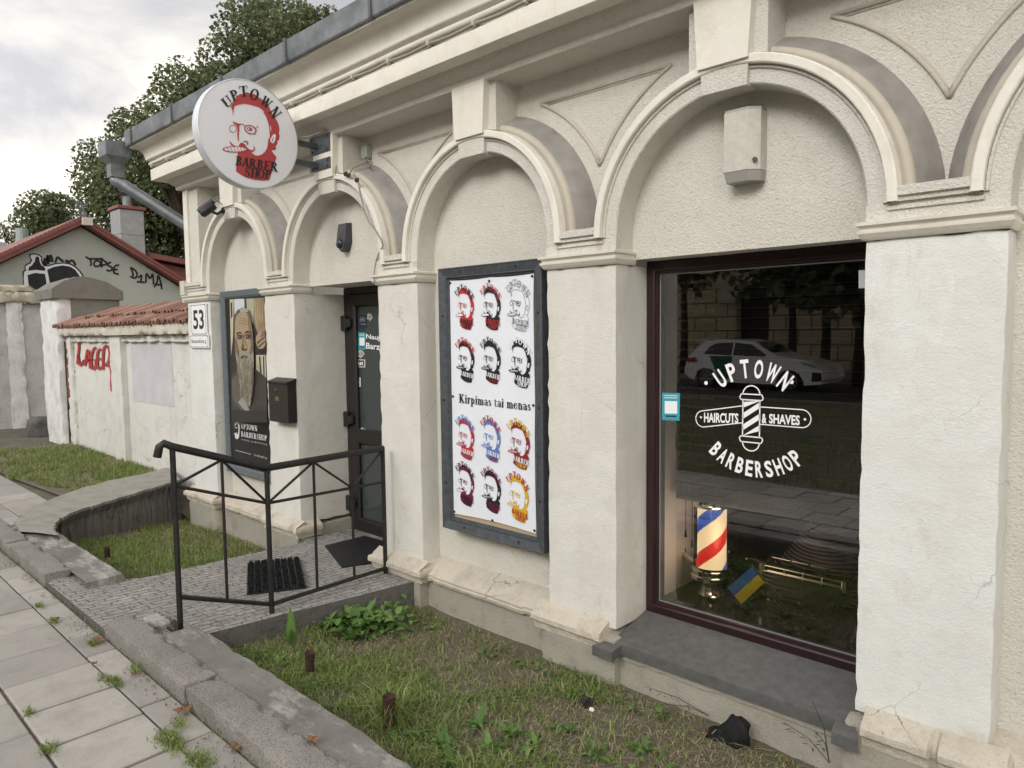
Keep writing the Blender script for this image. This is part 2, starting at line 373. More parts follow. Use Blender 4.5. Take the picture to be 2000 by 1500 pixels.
# the shop's emblem, in units of its own drawing (u right, v down)
L_HAIR=[(357,368),(352,320),(343,295),(350,268),(366,250),(380,235),(378,215),(395,210),(410,200),(425,203),(442,191),(462,189),(482,196),(500,199),(518,205),(535,217),(552,230),(575,243),(600,262),(617,285),(627,310),(643,340),(660,372),(682,402),(692,432),(697,462),(693,490),(699,510),(692,537),(681,547),(682,565),(668,582),(673,600),(660,613),(643,611),(640,620),(675,663),(668,690),(652,740),(636,790),(622,832),(580,836),(520,831),(460,816),(420,796),(379,768),(380,740),(386,700),(390,660),(390,625),(398,600),(400,575),(414,556),(431,560),(446,571),(456,586),(467,600),(477,616),(492,627),(502,638),(518,650),(541,653),(566,645),(590,625),(605,600),(612,570),(614,540),(628,510),(624,480),(621,440),(612,402),(600,370),(585,345),(577,325),(560,309),(545,298),(520,290),(500,284),(480,280),(460,276),(440,273),(420,275),(400,279),(380,285),(367,293),(362,320),(359,345)]
L_EAR=[(664,492),(651,497),(640,512),(630,530),(628,545),(638,558),(650,563),(661,550),(668,528),(670,505)]
L_NOSE=[(350,404),(370,406),(396,417),(432,421),(412,427),(402,437),(403,470),(399,510),(400,546),(393,547),(388,500),(390,460),(385,435),(368,420)]
def ring(cx,cy,rx,ry,w,rot=0,n=22):
    c,s=math.cos(rot),math.sin(rot); f=lambda q:[(cx+(x*c-y*s),cy+(x*s+y*c)) for x,y in q]
    return strip(f(ell(0,0,rx,ry,n=n)),f(ell(0,0,rx-w,ry-w,n=n)))
def logo(mbs,mp,nrm,small=False,outline=False,top='t1',cig='stripe'):
    # mbs: dict hair,t1,t2,t3,white -> MB ; mp(u,v)->point
    nrm=V(nrm); k=[0]
    def P(mb,pts,lift):
        k[0]+=1; mbs[mb].poly([mp(u,v)+nrm*(lift+.00006*(k[0]%8)) for u,v in pts])
    def T(mb,txt,c,h,ang,lift):          # letter centred at c
        polys,w=serif_run(txt); ca,sa=math.cos(math.radians(ang)),math.sin(math.radians(ang))
        for p in polys:
            if outline:
                for q in line(p+[p[0]],.035): P(mb,[(c[0]+((a-w/2)*ca+(b-.5)*sa)*h*.98,c[1]+((a-w/2)*sa-(b-.5)*ca)*h) for a,b in q],lift)
            else: P(mb,[(c[0]+((a-w/2)*ca+(b-.5)*sa)*h*.98,c[1]+((a-w/2)*sa-(b-.5)*ca)*h) for a,b in p],lift)
    if outline:
        for q in line(L_HAIR+[L_HAIR[0]],4.5): P('hair',q,.0008)
        for q in line(L_EAR+[L_EAR[0]],4): P('hair',q,.0008)
    else:
        P('hair',L_HAIR,.0006); P('white',L_EAR,.0014)
        for q in line([(652,520),(642,540),(648,550)],5): P('hair',q,.002)
        P('white',[(550,302),(562,322),(582,330),(570,318)],.0014)
        P('white',[(628,425),(636,450),(634,482),(630,455)],.0014)
    if outline:
        for q in line(L_NOSE+[L_NOSE[0]],4): P('hair',q,.0008)
    else: P('hair',L_NOSE,.0006)
    w=6
    for q in ring(357,455,28,30,w-1): P('hair',q,.001)
    for q in ring(484,462,47,33,w+2,.42): P('hair',q,.001)
    for q in ring(478,458,22,13,w,.3): P('hair',q,.001)
    P('hair',ell(482,460,8,8,n=8)[:-1],.0012)
    for q in line([(402,422),(425,420),(445,436)],6)+line([(505,446),(528,452),(540,440),(533,433)],5)+line([(515,478),(532,470)],5)+line([(505,488),(522,500)],5): P('hair',q,.001)
    for q in line([(333,546),(342,566),(356,578),(376,584)],[4,11,11,7])+line([(509,580),(514,600),(505,618),(485,618),(470,604)],[4,9,13,13,6])+line([(432,552),(452,546),(466,556),(460,574)],9): P('hair',q,.001)
    cg=ell(370,606,90,23,n=24)[:-1]; P('hair',cg,.0016)
    if cig!='x': P('white',ell(372,606,80,17,n=24)[:-1],.0022)
    for i in range(6):
        x=312+i*24
        if small: P('white',[(x,594),(x+11,594),(x+20,619),(x+9,619)],.0022)
        else: P('hair',[(x-2,592),(x+3,592),(x+17,621),(x+12,621)],.0028)
    for ch,c,a in (('U',(312,258),-38),('P',(366,210),-22),('T',(432,182),-5),('O',(512,205),12),('W',(600,262),36),('N',(664,338),54)): T('t1',ch,c,(80 if ch!='W' else 70)*(1.12 if small or outline else 1),a,.0034)
    for i,ch in enumerate('BARBER'): T('t2',ch,(398+i*52,692+i*8.5),(68 if not small else 68),8,.0034)
    for i,ch in enumerate('SHOP'): T('t3',ch,(462+i*50,774+i*6),(64 if not small else 64),8,.0034)

# ================================================================== THE BARBERSHOP BUILDING
XL, XR = -7.305, 1.30
PIERS=[(-7.305,-6.775),(-5.726,-5.237),(-4.105,-3.668),(-2.555,-2.094),(-.916,-.447),(.727,1.19)]
bld=thing('barbershop_building',(-4,0,-1.9),'single storey cream stucco barbershop with a row of arched niches and white piers','building')
BAY=[]
for a,b in zip(PIERS,PIERS[1:]):
    c=(a[1]+b[0])/2; r=(b[0]-a[1])/2; BAY.append((c,r,1.07-r))
ZI=.48                                                     # top of the impost, where the arch rings start
def arch_path(c,r,zc,n=40):
    P=[]
    def mk(dx,dz,zz): return lambda a,b: (c+dx*(r+a), b, zz+dz*(r+a))
    P.append(mk(-1,0,ZI))
    for i in range(n+1):
        t=math.pi*(1-i/n); P.append(mk(math.cos(t),math.sin(t),zc))
    P.append(mk(1,0,ZI)); return P
for (c,r,zc) in BAY:
    p=arch_path(c,r,zc)
    a=MB().sweep(p,[(0,.17),(0,.006),(.006,0),(.062,0),(.064,-.010),(.074,-.010),(.077,0.)]); ar=a.build('arch',M['stucco'],bld,True,35)
    MB().sweep(p,[(.077,.0),(.079,-.030),(.084,-.034),(.113,-.034),(.119,-.028),(.122,.0),(.124,.02)]).build('arch_band',M['smooth'],ar,True,35)
    MB().sweep(p,[(.121,.0),(.122,.030),(.126,.040),(.136,.034),(.150,.036),(.160,.046),(.164,.060),(.163,.070)]).build('arch_ridge',M['ridge'],ar,True,50)
    MB().sweep(p,[(.162,.066),(.170,.070),(.245,.195)]).build('arch_flashing',M['flash'],ar,True,50)
    # keystone: little block on the ring, then the tall tapered shaft up to the cornice
    k=MB(); k.prism([(c-.105,-.026,1.052),(c+.105,-.026,1.052),(c+.112,-.026,1.158),(c-.112,-.026,1.158)],(0,.10,0))
    kk=k.build('keystone',M['stucco'],bld)
    s_=MB(); s_.prism([(c-.118,-.048,1.16),(c+.118,-.048,1.16),(c+.138,-.048,1.462),(c-.138,-.048,1.462)],(0,.10,0)); s_.build('keystone_shaft',M['smooth'],kk)
    f=MB(); zb=lambda dx: zc+math.sqrt((r+.128)**2-dx*dx)
    for s in (-1,1):
        f=MB(); f.prism([(c+s*.10,0,zb(.10)),(c+s*.185,0,zb(.185)),(c+s*.185,0,1.458),(c+s*.10,0,1.458)],(0,.182,0)); f.build('keystone_backing',M['stucco'],kk)
# spandrel wall behind the arches, with raised triangular mouldings
sp=MB(); sp.box(-7.2,XR,.18,.24,.50,1.46); spw=sp.build('spandrel_wall',M['niche'],bld)
def mould(pts):
    g=MB()
    for o,rad in ((0,.014),(.035,.008)):
        cx=sum(p[0] for p in pts)/len(pts); cz=sum(p[1] for p in pts)/len(pts)
        q=[(x+(cx-x)*o*2.2,z+(cz-z)*o*2.2) for x,z in pts]
        g.tube([(x,.180,z) for x,z in q]+[(q[0][0],.180,q[0][1])],rad,6,False)
    g.build('spandrel_moulding',M['mould'],bld,True)
def mould3(sides):
    g=MB()
    for k,pl in enumerate(sides): g.tube([(x,.178,z) for x,z in pl],.010,6,True)
    cx=sum(p[0] for pl in sides for p in pl)/sum(len(pl) for pl in sides); cz=sum(p[1] for pl in sides for p in pl)/sum(len(pl) for pl in sides)
    for k,pl in enumerate(sides): g.tube([(x+(cx-x)*.085,.180,z+(cz-z)*.085) for x,z in pl],.006,6,True)
    g.build('spandrel_moulding',M['mould'],bld,True)
for i in range(len(BAY)-1):
    (c0,r0,z0),(c1,r1,z1)=BAY[i],BAY[i+1]; R0=r0+.325; R1=r1+.325; xm=(c0+r0+c1-r1)/2; zt=1.312
    def arcpts(c,R,z,s):
        ta=math.asin(min(.98,(zt-z)/R)); tb=math.acos((xm-c)*s/R); return [(c+s*R*math.cos(ta+(tb-ta)*k/14),z+R*math.sin(ta+(tb-ta)*k/14)) for k in range(15)]
    A_,B_=arcpts(c0,R0,z0,1),arcpts(c1,R1,z1,-1); zb_=(A_[-1][1]+B_[-1][1])/2; A_[-1]=B_[-1]=(xm,zb_)
    mould3([A_,B_,[A_[0],((A_[0][0]+B_[0][0])/2,zt),B_[0]]])
cc,rr,zz=BAY[0]
mould([(-7.16,1.36),(-6.55,1.36)]+[(cc+(rr+.33)*math.cos(math.radians(t)),zz+(rr+.33)*math.sin(math.radians(t))) for t in range(118,168,6)]+[(-7.16,.60)])
# piers, imposts, capitals, plinths
for i,(a,b) in enumerate(PIERS):
    m_=MB(); m_.rough(a,b,0,.56,-1.56,.345,.045,.0022,6,.007,.009,i*3.1)
    pr=m_.build('pier',M['pier'] if i in (0,4) else M['pierR'],bld,True,60)
    im=MB(); im.box(a,b,0,.18,.345,ZI)
    a1=a+.077 if i else a; b1=b-.077
    im.box(a1+.035,b1-.035,-.030,.18,.500,.535); im.box(a1+.012,b1-.012,-.016,.18,ZI,.500)
    im.box(a1+.0,b1-.0,-.010,.0,.452,.466)
    if i==0: im.box(a-.075,a+.03,-.034,.22,.42,.56); im.box(a-.06,a+.0,-.02,.22,.345,.42)
    impo=im.build('impost',M['impost'],pr)
    MB().box(a1+.045,b1-.045,.0,.175,.535,.540).build('impost_ledge',M['stain'],impo)
    cp=MB(); aL=lambda o:(lambda q,z: (a-q,-q,z)); 
    prof=[(.0,.343),(.012,.345),(.020,.352),(.034,.368),(.036,.378),(.024,.380),(.026,.392),(.044,.398),(.046,.410),(.030,.413),(.0,.416)]
    path=[(lambda q,z:(a-q*.55,.16,z)),(lambda q,z:(a-q*.55,-q,z)),(lambda q,z:(b+q*.55,-q,z)),(lambda q,z:(b+q*.55,.16,z))]
    cp.sweep(path,prof); cp.build('capital',M['smooth'],pr)
    pl=MB(); pl.rough(a-.03,b+.03,-.055,.62,-2.25,-1.585,.06,.006,4,.02,.016,i*5.3); pl.build('plinth',M['plinth'],pr,True,60)
    # chipped bullnose moulding on the plinth
    mo=MB(); ps=[]
    st=[(0,.0)]
    prof=[(-.040,-1.662),(-.060,-1.660),(-.062,-1.636),(-.068,-1.634),(-.070,-1.618),(-.084,-1.614),(-.090,-1.606),(-.090,-1.580),(-.082,-1.568),(-.046,-1.548),(-.012,-1.530),(.004,-1.52)]
    n=40; vs=[];fs=[]
    mx0=a-.072 if i!=4 else a+.05; mx1=b+.072 if i!=3 else b-.045
    pth=[((a-.03),.10,1,0)]+[(a-.075+(b-a+.15)*k/n,None,0,1) for k in range(n+1)]+[((b+.03),.10,-1,0)]
    rows=[]
    for k in range(n+1):
        x=mx0+(mx1-mx0)*k/n
        ch=(.035 if noise.noise(V((x*6,i*7.,1.)))+.5*noise.noise(V((x*17,i,3)))>.47 else 0)+max(0,noise.noise(V((x*23,i*7.,5.))))*.010
        row=[]
        for (y,z) in prof:
            t=min(1,(-y)/.088) if y<0 else 0
            row.append((x,y+ch*t+noise.noise(V((x*30,z*30,i)))*.004*t,z-ch*.25*t+noise.noise(V((x*3,z*2,i+5.)))*.004+noise.noise(V((x*33,z*20,i+5.)))*.002))
        rows.append(row)
    e0=[(x+.0,.16,z) for (x,y,z) in rows[0]]; e1=[(x,.16,z) for (x,y,z) in rows[-1]]
    def shrink(row,s): return [(x+s*max(0,(y+.088))*.85,y,z) for x,y,z in row]
    rows[0]=shrink(rows[0],1) if i!=4 else rows[0]; rows[-1]=shrink(rows[-1],-1) if i!=3 else rows[-1]
    e0=[(x,.16,z) for x,_,z in rows[0]]; e1=[(x,.16,z) for x,_,z in rows[-1]]
    rows=[e0]+rows+[e1]; w=len(prof)
    mo.add([p for r_ in rows for p in r_],[[q*w+j,q*w+j+1,(q+1)*w+j+1,(q+1)*w+j] for q in range(len(rows)-1) for j in range(w-1)])
    mo.build('plinth_moulding',M['ledge'],pr,True,28)
# drip streaks below the impost ledges belong to the stucco of the imposts
# niche walls
def niche(i,z0,top=True):
    c,r,zc=BAY[i]; g=MB(); R=r+.012
    pts=[(c-R,.15,z0),(c+R,.15,z0)]+[(c+R*math.cos(math.radians(t)),.15,zc+R*math.sin(math.radians(t))) for t in range(0,181,6)]
    g.prism(pts,(0,.02,0)); g.build('niche_wall',M['niche'],bld)
for i,z0 in ((0,-1.60),(1,.40),(2,-1.60),(3,.372),(4,-1.6)): niche(i,z0)
lw=MB(); lw.rough(BAY[3][0]-BAY[3][1]-.01,BAY[3][0]+BAY[3][1]+.01,.152,.36,.372,.46,.06,.003,5,.0,.012); lw.build('lintel',M['niche'],bld,True,60)
lw=MB(); lw.rough(BAY[1][0]-BAY[1][1]-.01,BAY[1][0]+BAY[1][1]+.01,.152,.56,.40,.50,.06,.003,5,.0,.012); lw.build('lintel',M['niche'],bld,True,60)
# low wall and ledge below the niches
for i in (0,2,4):
    c,r,zc=BAY[i]; a,b=c-r,c+r
    g=MB(); g.rough(a-.02,b+.02,.02,.3,-2.25,-1.60,.07,.006,4,.0,.012,i*2.); g.build('base_wall',M['plinth'],bld,True,60)
    g=MB(); prof=[(.03,-1.645),(-.02,-1.642),(-.026,-1.622),(-.014,-1.618),(-.018,-1.602),(-.004,-1.592),(.06,-1.555),(.16,-1.515)]
    n=44; rows=[]
    for k in range(n+1):
        x=a-.0+(b-a)*k/n; ch=(.022 if noise.noise(V((x*5,i*3.,7.)))+.5*noise.noise(V((x*15,i,3)))>.34 else 0)
        rows+=[(x,y+ch*(1 if y<0 else 0)+noise.noise(V((x*24,y*20,i)))*.003,z+noise.noise(V((x*2.5,y*3,3.+i)))*.004) for y,z in prof]
    w=len(prof); g.add(rows,[[q*w+j,q*w+j+1,(q+1)*w+j+1,(q+1)*w+j] for q in range(n) for j in range(w-1)]); g.build('niche_ledge',M['ledge'],bld,True,28)
# side wall, body, roof
g=MB(); g.box(XL,XL+.3,.56,6,-2.2,1.46); g.box(XL+.004,XL+.3,.02,.56,.41,1.46); g.box(XL+.3,XR,5.7,6,-2.2,1.46); g.box(XR-.3,XR,.56,5.7,-2.2,1.46); g.box(1.19,XR,0,.56,-2.2,1.46); g.build('side_wall',M['stucco'],bld)
g=MB(); pts=[(XL,0.,.40),(XL+.11,0.,.40),(XL+.11,0.,1.46),(XL,0.,1.46)]; g.prism([(XL+.003,.001,.535),(XL+.10,.001,.535),(XL+.10,.001,1.46),(XL+.003,.001,1.46)],(0,.2,0)); g.build('corner_strip',M['smooth'],bld)
g=MB(); g.sweep([lambda o,z:(XL-o,6.4,z),lambda o,z:(XL-o,-o,z),lambda o,z:(XR,-o,z)],[(.36,2.02),(-.5,2.16),(-2.8,2.9)]); g.build('roof',M['zinc'],bld)
# cornice with cavetto and fillets, in two materials
path=[lambda o,z:(XL-o,6.3,z)]+[(lambda y:(lambda o,z:(XL-o,y,z)))(y) for y in (4,2,.6)]+[lambda o,z:(XL-o,-o,z)]
for k in range(1,44):
    x=XL+(XR-XL)*k/43; path.append((lambda x,k: (lambda o,z:(x,-o+noise.noise(V((x*2.1,z*9,4.)))*.006,z+noise.noise(V((x*1.3,z*7,1.)))*.007)))(x,k))
g=MB(); g.sweep(path,[(-.19,1.455),(.040,1.455),(.046,1.470),(.046,1.488),(.070,1.505),(.095,1.530),(.105,1.552)]); cor=g.build('cornice',M['niche'],bld,True,50)
g=MB(); g.sweep(path,[(.105,1.552),(.205,1.549),(.210,1.553),(.212,1.655),(.207,1.662),(.188,1.664)]); g.build('cornice_fascia',M['smooth'],cor,True,40)
prof=[(.188,1.664),(.186,1.690),(.200,1.693),(.215,1.698),(.224,1.708),(.224,1.722),(.214,1.731),(.218,1.738),(.238,1.742),(.245,1.752)]
for k in range(9):
    t=k/8; prof.append((.245+.085*(1-math.cos(t*1.35))/.78,1.755+.105*math.sin(t*1.5)))
prof+=[(.350,1.868),(.352,1.890)]
g=MB(); g.sweep(path,prof); g.build('cornice_crown',M['smooth'],cor,True,50)
# zinc edge of the eaves: panels with standing seams
gp=[lambda o,z:(XL-o,6.4,z),lambda o,z:(XL-o,-o,z),lambda o,z:(XR,-o,z)]
gut=MB().sweep(gp,[(.30,1.886),(.372,1.882),(.376,1.890),(.384,2.022),(.372,2.032),(.30,2.05)]).build('gutter',M['zinc'],bld)
x=XL-.20
while x<XR:
    g=MB(); g.box(x-.012,x+.012,-.392,-.30,1.879,2.036); x+=.98
    g.build('gutter_seam',M['zincdark'],gut)
# rainwater hopper and downpipe at the corner
hx,hy=-7.86,-.42
g=MB(); sq=lambda w,z:[(hx-w,hy-w,z),(hx+w,hy-w,z),(hx+w,hy+w,z),(hx-w,hy+w,z)]
g.add(sq(.115,1.94)+sq(.115,1.80)+sq(.062,1.725)+sq(.062,1.60),[[k*4+j,k*4+(j+1)%4,k*4+4+(j+1)%4,k*4+4+j] for k in range(3) for j in range(4)]+[[0,1,2,3]])
g.tube([(-7.80,-.34,1.96),(-7.62,-.22,1.985)],.045,10)
dp=g.build('downpipe',M['zinc'],bld)
A=V((hx,hy,1.63)); B=V((-7.44,.16,1.10)); B2=V((-7.37,.16,1.02))
MB().tube([A,A+V((0,0,-.06)),A+(B-A)*.10+V((0,0,-.05)),B,V((-7.40,.20,.95)),V((-7.385,.21,-1.7))],.060,14).build('pipe',M['zinc'],dp,True)

# ---------------------------------------------------------------- shop window (bay 3)
wx0,wx1,wz0,wz1=-2.094,-.916,-1.540,.372
g=MB()
def frame4(g,x0,x1,z0,z1,prof):     # mitred picture frame; prof (inset, y)
    cs=[(x0,z0,1,1),(x1,z0,-1,1),(x1,z1,-1,-1),(x0,z1,1,-1)]; fn=[(lambda c:(lambda a,y:(c[0]+c[2]*a,y,c[1]+c[3]*a)))(c) for c in cs]
    g.sweep(fn+[fn[0]],prof)
frame4(g,wx0,wx1,wz0,wz1,[(0,.36),(0,.285),(.006,.279),(.045,.277),(.052,.281),(.056,.290),(.066,.292),(.070,.300),(.070,.36)])
win=g.build('window',M['mahog'],bld)
MB().poly([(wx0+.066,.305,wz0+.066),(wx1-.066,.305,wz0+.066),(wx1-.066,.305,wz1-.066),(wx0+.066,.305,wz1-.066)]).build('pane',M['glass'],win)
g=MB(); frame4(g,wx0+.068,wx1-.068,wz0+.068,wz1-.068,[(0,.303),(.008,.3035),(.010,.312)]); g.build('gasket',flat('grey gasket',(.16,.18,.19),.5),win)
# lettering stuck to the inside of the glass
YL=.303
def arc_text(g,txt,c,R,a0,a1,h,bold,wid,y,flip=False):
    n=len(txt)
    for i,ch in enumerate(txt):
        t=math.radians(a0+(a1-a0)*i/(n-1)); cx,cz=c[0]+R*math.cos(t),c[1]+R*math.sin(t)
        if not flip: U=V((math.sin(t),0,-math.cos(t))); W=V((math.cos(t),0,math.sin(t)))
        else: U=V((-math.sin(t),0,math.cos(t))); W=V((-math.cos(t),0,-math.sin(t)))
        w=wid*(1.35 if ch=='W' else 1); b=V((cx,y,cz))-U*w/2-W*h/2
        put(g,sans(ch,bold),b,b+U*w,b+W*h)
let=MB(); lc=(-1.511,-.425)
arc_text(let,'UPTOWN',(-1.511,-.457),.272,127,53,.092,.03,.044,YL)
arc_text(let,'BARBERSHOP',(-1.493,-.372),.303,228,312,.080,.03,.037,YL,True)
for px,py in ((1379,748),(1546,746)):
    q=PY(px,py,YL); let.poly([(q.x+.010*math.cos(k*.5236),YL,q.z+.010*math.sin(k*.5236)) for k in range(12)])
def q3(l): return [PY(a,b,YL) for a,b in l]
put(let,sans('HAIRCUTS',.03),*q3([(1375,825),(1442,827),(1375,806)]))
put(let,sans('&',.03),*q3([(1488,827),(1497,827),(1488,808)])); put(let,sans('SHAVES',.03),*q3([(1502,827),(1562,831),(1502,808)]))
for px,py in ((1369,815),(1572,819)):
    q=PY(px,py,YL); let.poly([(q.x+.006*math.cos(k*.5236),YL,q.z+.006*math.sin(k*.5236)) for k in range(12)])
def lring(pts,w): 
    for q in line(pts,w): let.poly([(a,YL,b) for a,b in q])
def pxz(a,b): q=PY(a,b,YL); return (q.x,q.z)
l0=pxz(1359,817); r0=pxz(1584,819); h_=.042
bar=[(r0[0]-h_+h_*math.cos(math.radians(t)),r0[1]+h_*math.sin(math.radians(t))) for t in range(90,-91,-15)]
bal=[(l0[0]+h_+h_*math.cos(math.radians(t)),l0[1]+h_*math.sin(math.radians(t))) for t in range(270,89,-15)]
cxl,cxr=-1.556,-1.466
lring([(cxl,r0[1]-.0-h_)]+bal+[(cxl,r0[1]+h_)],.005); lring([(cxr,r0[1]+h_)]+bar+[(cxr,r0[1]-h_)],.005)
# the drawn barber pole
bx,bz=-1.511,-.428; hw=.043
for s in (-1,1): lring([(bx+s*hw,bz-.09),(bx+s*hw,bz+.09)],.006)
for s in (-1,1):
    lring([(bx-.052,bz+s*.090),(bx+.052,bz+s*.090),(bx+.060,bz+s*.100),(bx+.052,bz+s*.118),(bx-.052,bz+s*.118),(bx-.060,bz+s*.100),(bx-.052,bz+s*.090)],.006)
    lring([(bx+.043*math.cos(math.radians(t)),bz+s*(.118+.042*math.sin(math.radians(t)))) for t in range(0,181,15)],.006)
for k in range(5):
    z=bz-.088+k*.056-.03; 
    pts=[(bx-hw,z),(bx+hw,z+.06),(bx+hw,z+.088),(bx-hw,z+.028)]
    pts=[(a,min(max(b,bz-.088),bz+.088)) for a,b in pts]
    if pts[2][1]-pts[1][1]>1e-4 or pts[3][1]-pts[0][1]>1e-4: let.poly([(a,YL,b) for a,b in pts])
let.build('lettering',M['inkw'],win)
# sill of dark stone with ears in front of the piers
g=MB(); y1,z1=.285,-1.532; zf=-1.612
g.add([(wx0-.07,-.118,zf-.01),(wx0+.055,-.118,zf-.01),(wx0+.06,-.04,zf+.005),(wx1-.06,-.04,zf+.005),(wx1-.05,-.115,zf-.01),(wx1+.05,-.115,zf-.01),(wx1+.002,.0,zf+.015),(wx1-.002,y1,z1),(wx0+.002,y1,z1),(wx0-.002,.0,zf+.015)]+
      [(wx0-.07,-.118,zf-.06),(wx0+.055,-.118,zf-.06),(wx0+.06,-.04,zf-.05),(wx1-.06,-.04,zf-.05),(wx1-.05,-.115,zf-.06),(wx1+.05,-.115,zf-.06),(wx1+.002,.0,zf-.05),(wx1-.002,y1,z1-.05),(wx0+.002,y1,z1-.05),(wx0-.002,.0,zf-.05)],
      [list(range(10))[::-1],list(range(10,20))]+[[k,(k+1)%10,10+(k+1)%10,10+k] for k in range(10)])
sl=g.build('sill',M['sill'],win)
g=MB(); g.rough(wx0-.02,wx1+.02,.0,.36,-2.25,-1.665,.07,.006,4,.0,.012,9.); g.rough(wx0,wx1,-.018,.1,-1.70,-1.652,.05,.004,6,.006,.01,4.); g.build('base_wall',M['plinth'],bld,True,60)
# room behind the window
g=MB(); ix0,ix1=-2.055,-.93
g.box(-2.6,-.4,2.4,2.45,-1.9,.6); g.box(-2.6,-.4,.9,2.4,.45,.5); g.box(-2.64,-2.6,.6,2.4,-1.9,.6); g.box(-.4,-.36,.6,2.4,-1.9,.6); g.box(-2.6,-.4,.95,2.4,-1.95,-1.9); g.build('room_wall',M['dark'],bld)
g=MB(); g.rough(ix0-.25,ix0,.361,.98,-1.62,.46,.08,.004,7,0,.01,2.); g.rough(ix1,ix1+.25,.361,.98,-1.62,.46,.08,.004,7,0,.01,3.); g.box(ix0,ix1,.361,.98,.40,.46); g.build('window_reveal',M['plasterw'],bld,True,60)
g=MB(); g.bbox(ix0-.004,ix1+.004,.361,1.06,-1.55,-1.475,.008); g.build('window_board',M['marble'],bld)

# ---------------------------------------------------------------- entrance door (bay 1)
dx0,dx1,dz0,dz1=-5.237,-4.16,-1.70,.355
g=MB(); frame4(g,dx0,dx1,dz0,.400,[(0,.56),(0,.475),(.005,.47),(.055,.47),(.06,.476),(.06,.56)])
door=g.build('door',M['doorf'],bld)
g=MB(); a0,a1=dx0+.062,dx1-.062
frame4(g,a0,a1,dz0+.03,.338,[(0,.55),(0,.468),(.006,.462),(.085,.462),(.095,.472),(.10,.478),(.10,.55)])
g.bbox(a0+.1,a1-.1,.464,.54,-.92,-.80,.008); g.build('leaf',M['doorf'],door)
MB().box(a0+.098,a1-.098,.500,.512,dz0+.13,.24).build('pane',M['doorg'],door)
for z in (.10,-.72,-1.45):
    h=MB(); h.bbox(dx0+.01,dx0+.075,.425,.466,z-.065,z+.065,.006); h.cyl((dx0+.10,.44,z-.035),(0,0,1),.020,.07,10); h.bbox(dx0+.02,dx0+.14,.430,.464,z-.03,z+.035,.005); h.build('hinge',M['black'],door)
h=MB(); h.bbox(a1-.075,a1-.045,.440,.464,-.80,-.55,.006); h.tube([(a1-.06,.45,-.66),(a1-.06,.40,-.66),(a1-.18,.40,-.66)],.011,8); h.build('handle',M['chrome'],door,True)
t_=MB(); yd=.4985; P=lambda l:[PY(a,b,yd) for a,b in l]
put(t_,sans('Nauja',.02),*P([(715,664),(748,668),(715,652)])); put(t_,sans('Barzda',.02),*P([(715,681),(756,685),(715,669)]))
t_.build('lettering',M['inkw'],door)
def sticker(name,pxs,y,mat,label,cat='sticker',group=None,th=.0015,extra=None):
    pts=[PY(a,b,y) for a,b in pxs]; c=sum(pts,V((0,0,0)))/len(pts)
    t=thing(name,c,label,cat,group)
    MB().prism(pts,(0,th,0)).build('backing',mat,t)
    if extra: extra(t,y-.0006)
    return t
def spx(cx,cy,rx,ry,n=14,wob=.0,seed=0):
    return [(cx+rx*(1+wob*math.sin(k*2.7+seed))*math.cos(2*math.pi*k/n),cy+ry*(1+wob*math.cos(k*3.9+seed))*math.sin(2*math.pi*k/n)) for k in range(n)]
def teal_art(x0,x1,y0,y1):
    def f(t,y):
        g=MB(); w=x1-x0; h=y1-y0
        g.poly([PY(a,b,y) for a,b in ((x0+w*.15,y0+h*.30),(x0+w*.85,y0+h*.31),(x0+w*.85,y0+h*.76),(x0+w*.15,y0+h*.75))])
        for k in (0,1): g.poly([PY(a,b,y) for a,b in ((x0+w*.12,y0+h*(.09+k*.08)),(x0+w*.86,y0+h*(.10+k*.08)),(x0+w*.86,y0+h*(.125+k*.08)),(x0+w*.12,y0+h*(.115+k*.08)))])
        g.build('print',M['inkw'],t)
        MB().poly([PY(a,b,y) for a,b in ((x0+w*.2,y0+h*.82),(x0+w*.8,y0+h*.83),(x0+w*.8,y0+h*.88),(x0+w*.2,y0+h*.87))]).build('small_print',M['ink'],t)
    return f
YS=.4975
sticker('sticker',[(700,649),(714,650),(714,683),(700,682)],YS,M['teal'],'small teal sticker on the dark door beside the white lettering',extra=teal_art(700,714,649,683))
def dark_art(t,y):
    g=MB()
    for k,(a,b) in enumerate(((703,620),(702,623),(702,626),(704,632))): g.poly([PY(a,b+1.4,y),PY(a+11,b+1.8,y),PY(a+11,b+.6,y),PY(a,b+.2,y)])
    g.build('print',flat('pale print',(.25,.3,.36),.5),t)
sticker('sticker',[(700,615),(716,616),(716,640),(708,646),(700,640)],YS,flat('dark blue sticker',(.022,.03,.045),.4),'dark blue printed sticker near the top of the door glass',extra=dark_art)
bone=flat('bone sticker',(.45,.44,.38),.5)
def doodle(cx,cy,s):
    def f(t,y):
        g=MB()
        for k in range(5):
            a=k*1.3; g.add([PY(cx+s*math.cos(a+j*.5)*(1-.15*j)+u,cy+s*.8*math.sin(a+j*.7)*(1-.15*j),y) for j in range(4) for u in (0,.8)],[[0,1,3,2],[2,3,5,4],[4,5,7,6]])
        g.build('print',M['ink'],t)
    return f
sticker('sticker',spx(722,619,5.5,7,12,.3),YS,bone,'pale cut-out sticker with black scribble at the upper door glass',extra=doodle(722,619,3))
sticker('sticker',spx(704,691,7,8,12,.18,1),YS,bone,'round pale sticker with black scribble just below the teal sticker',extra=doodle(704,691,4))
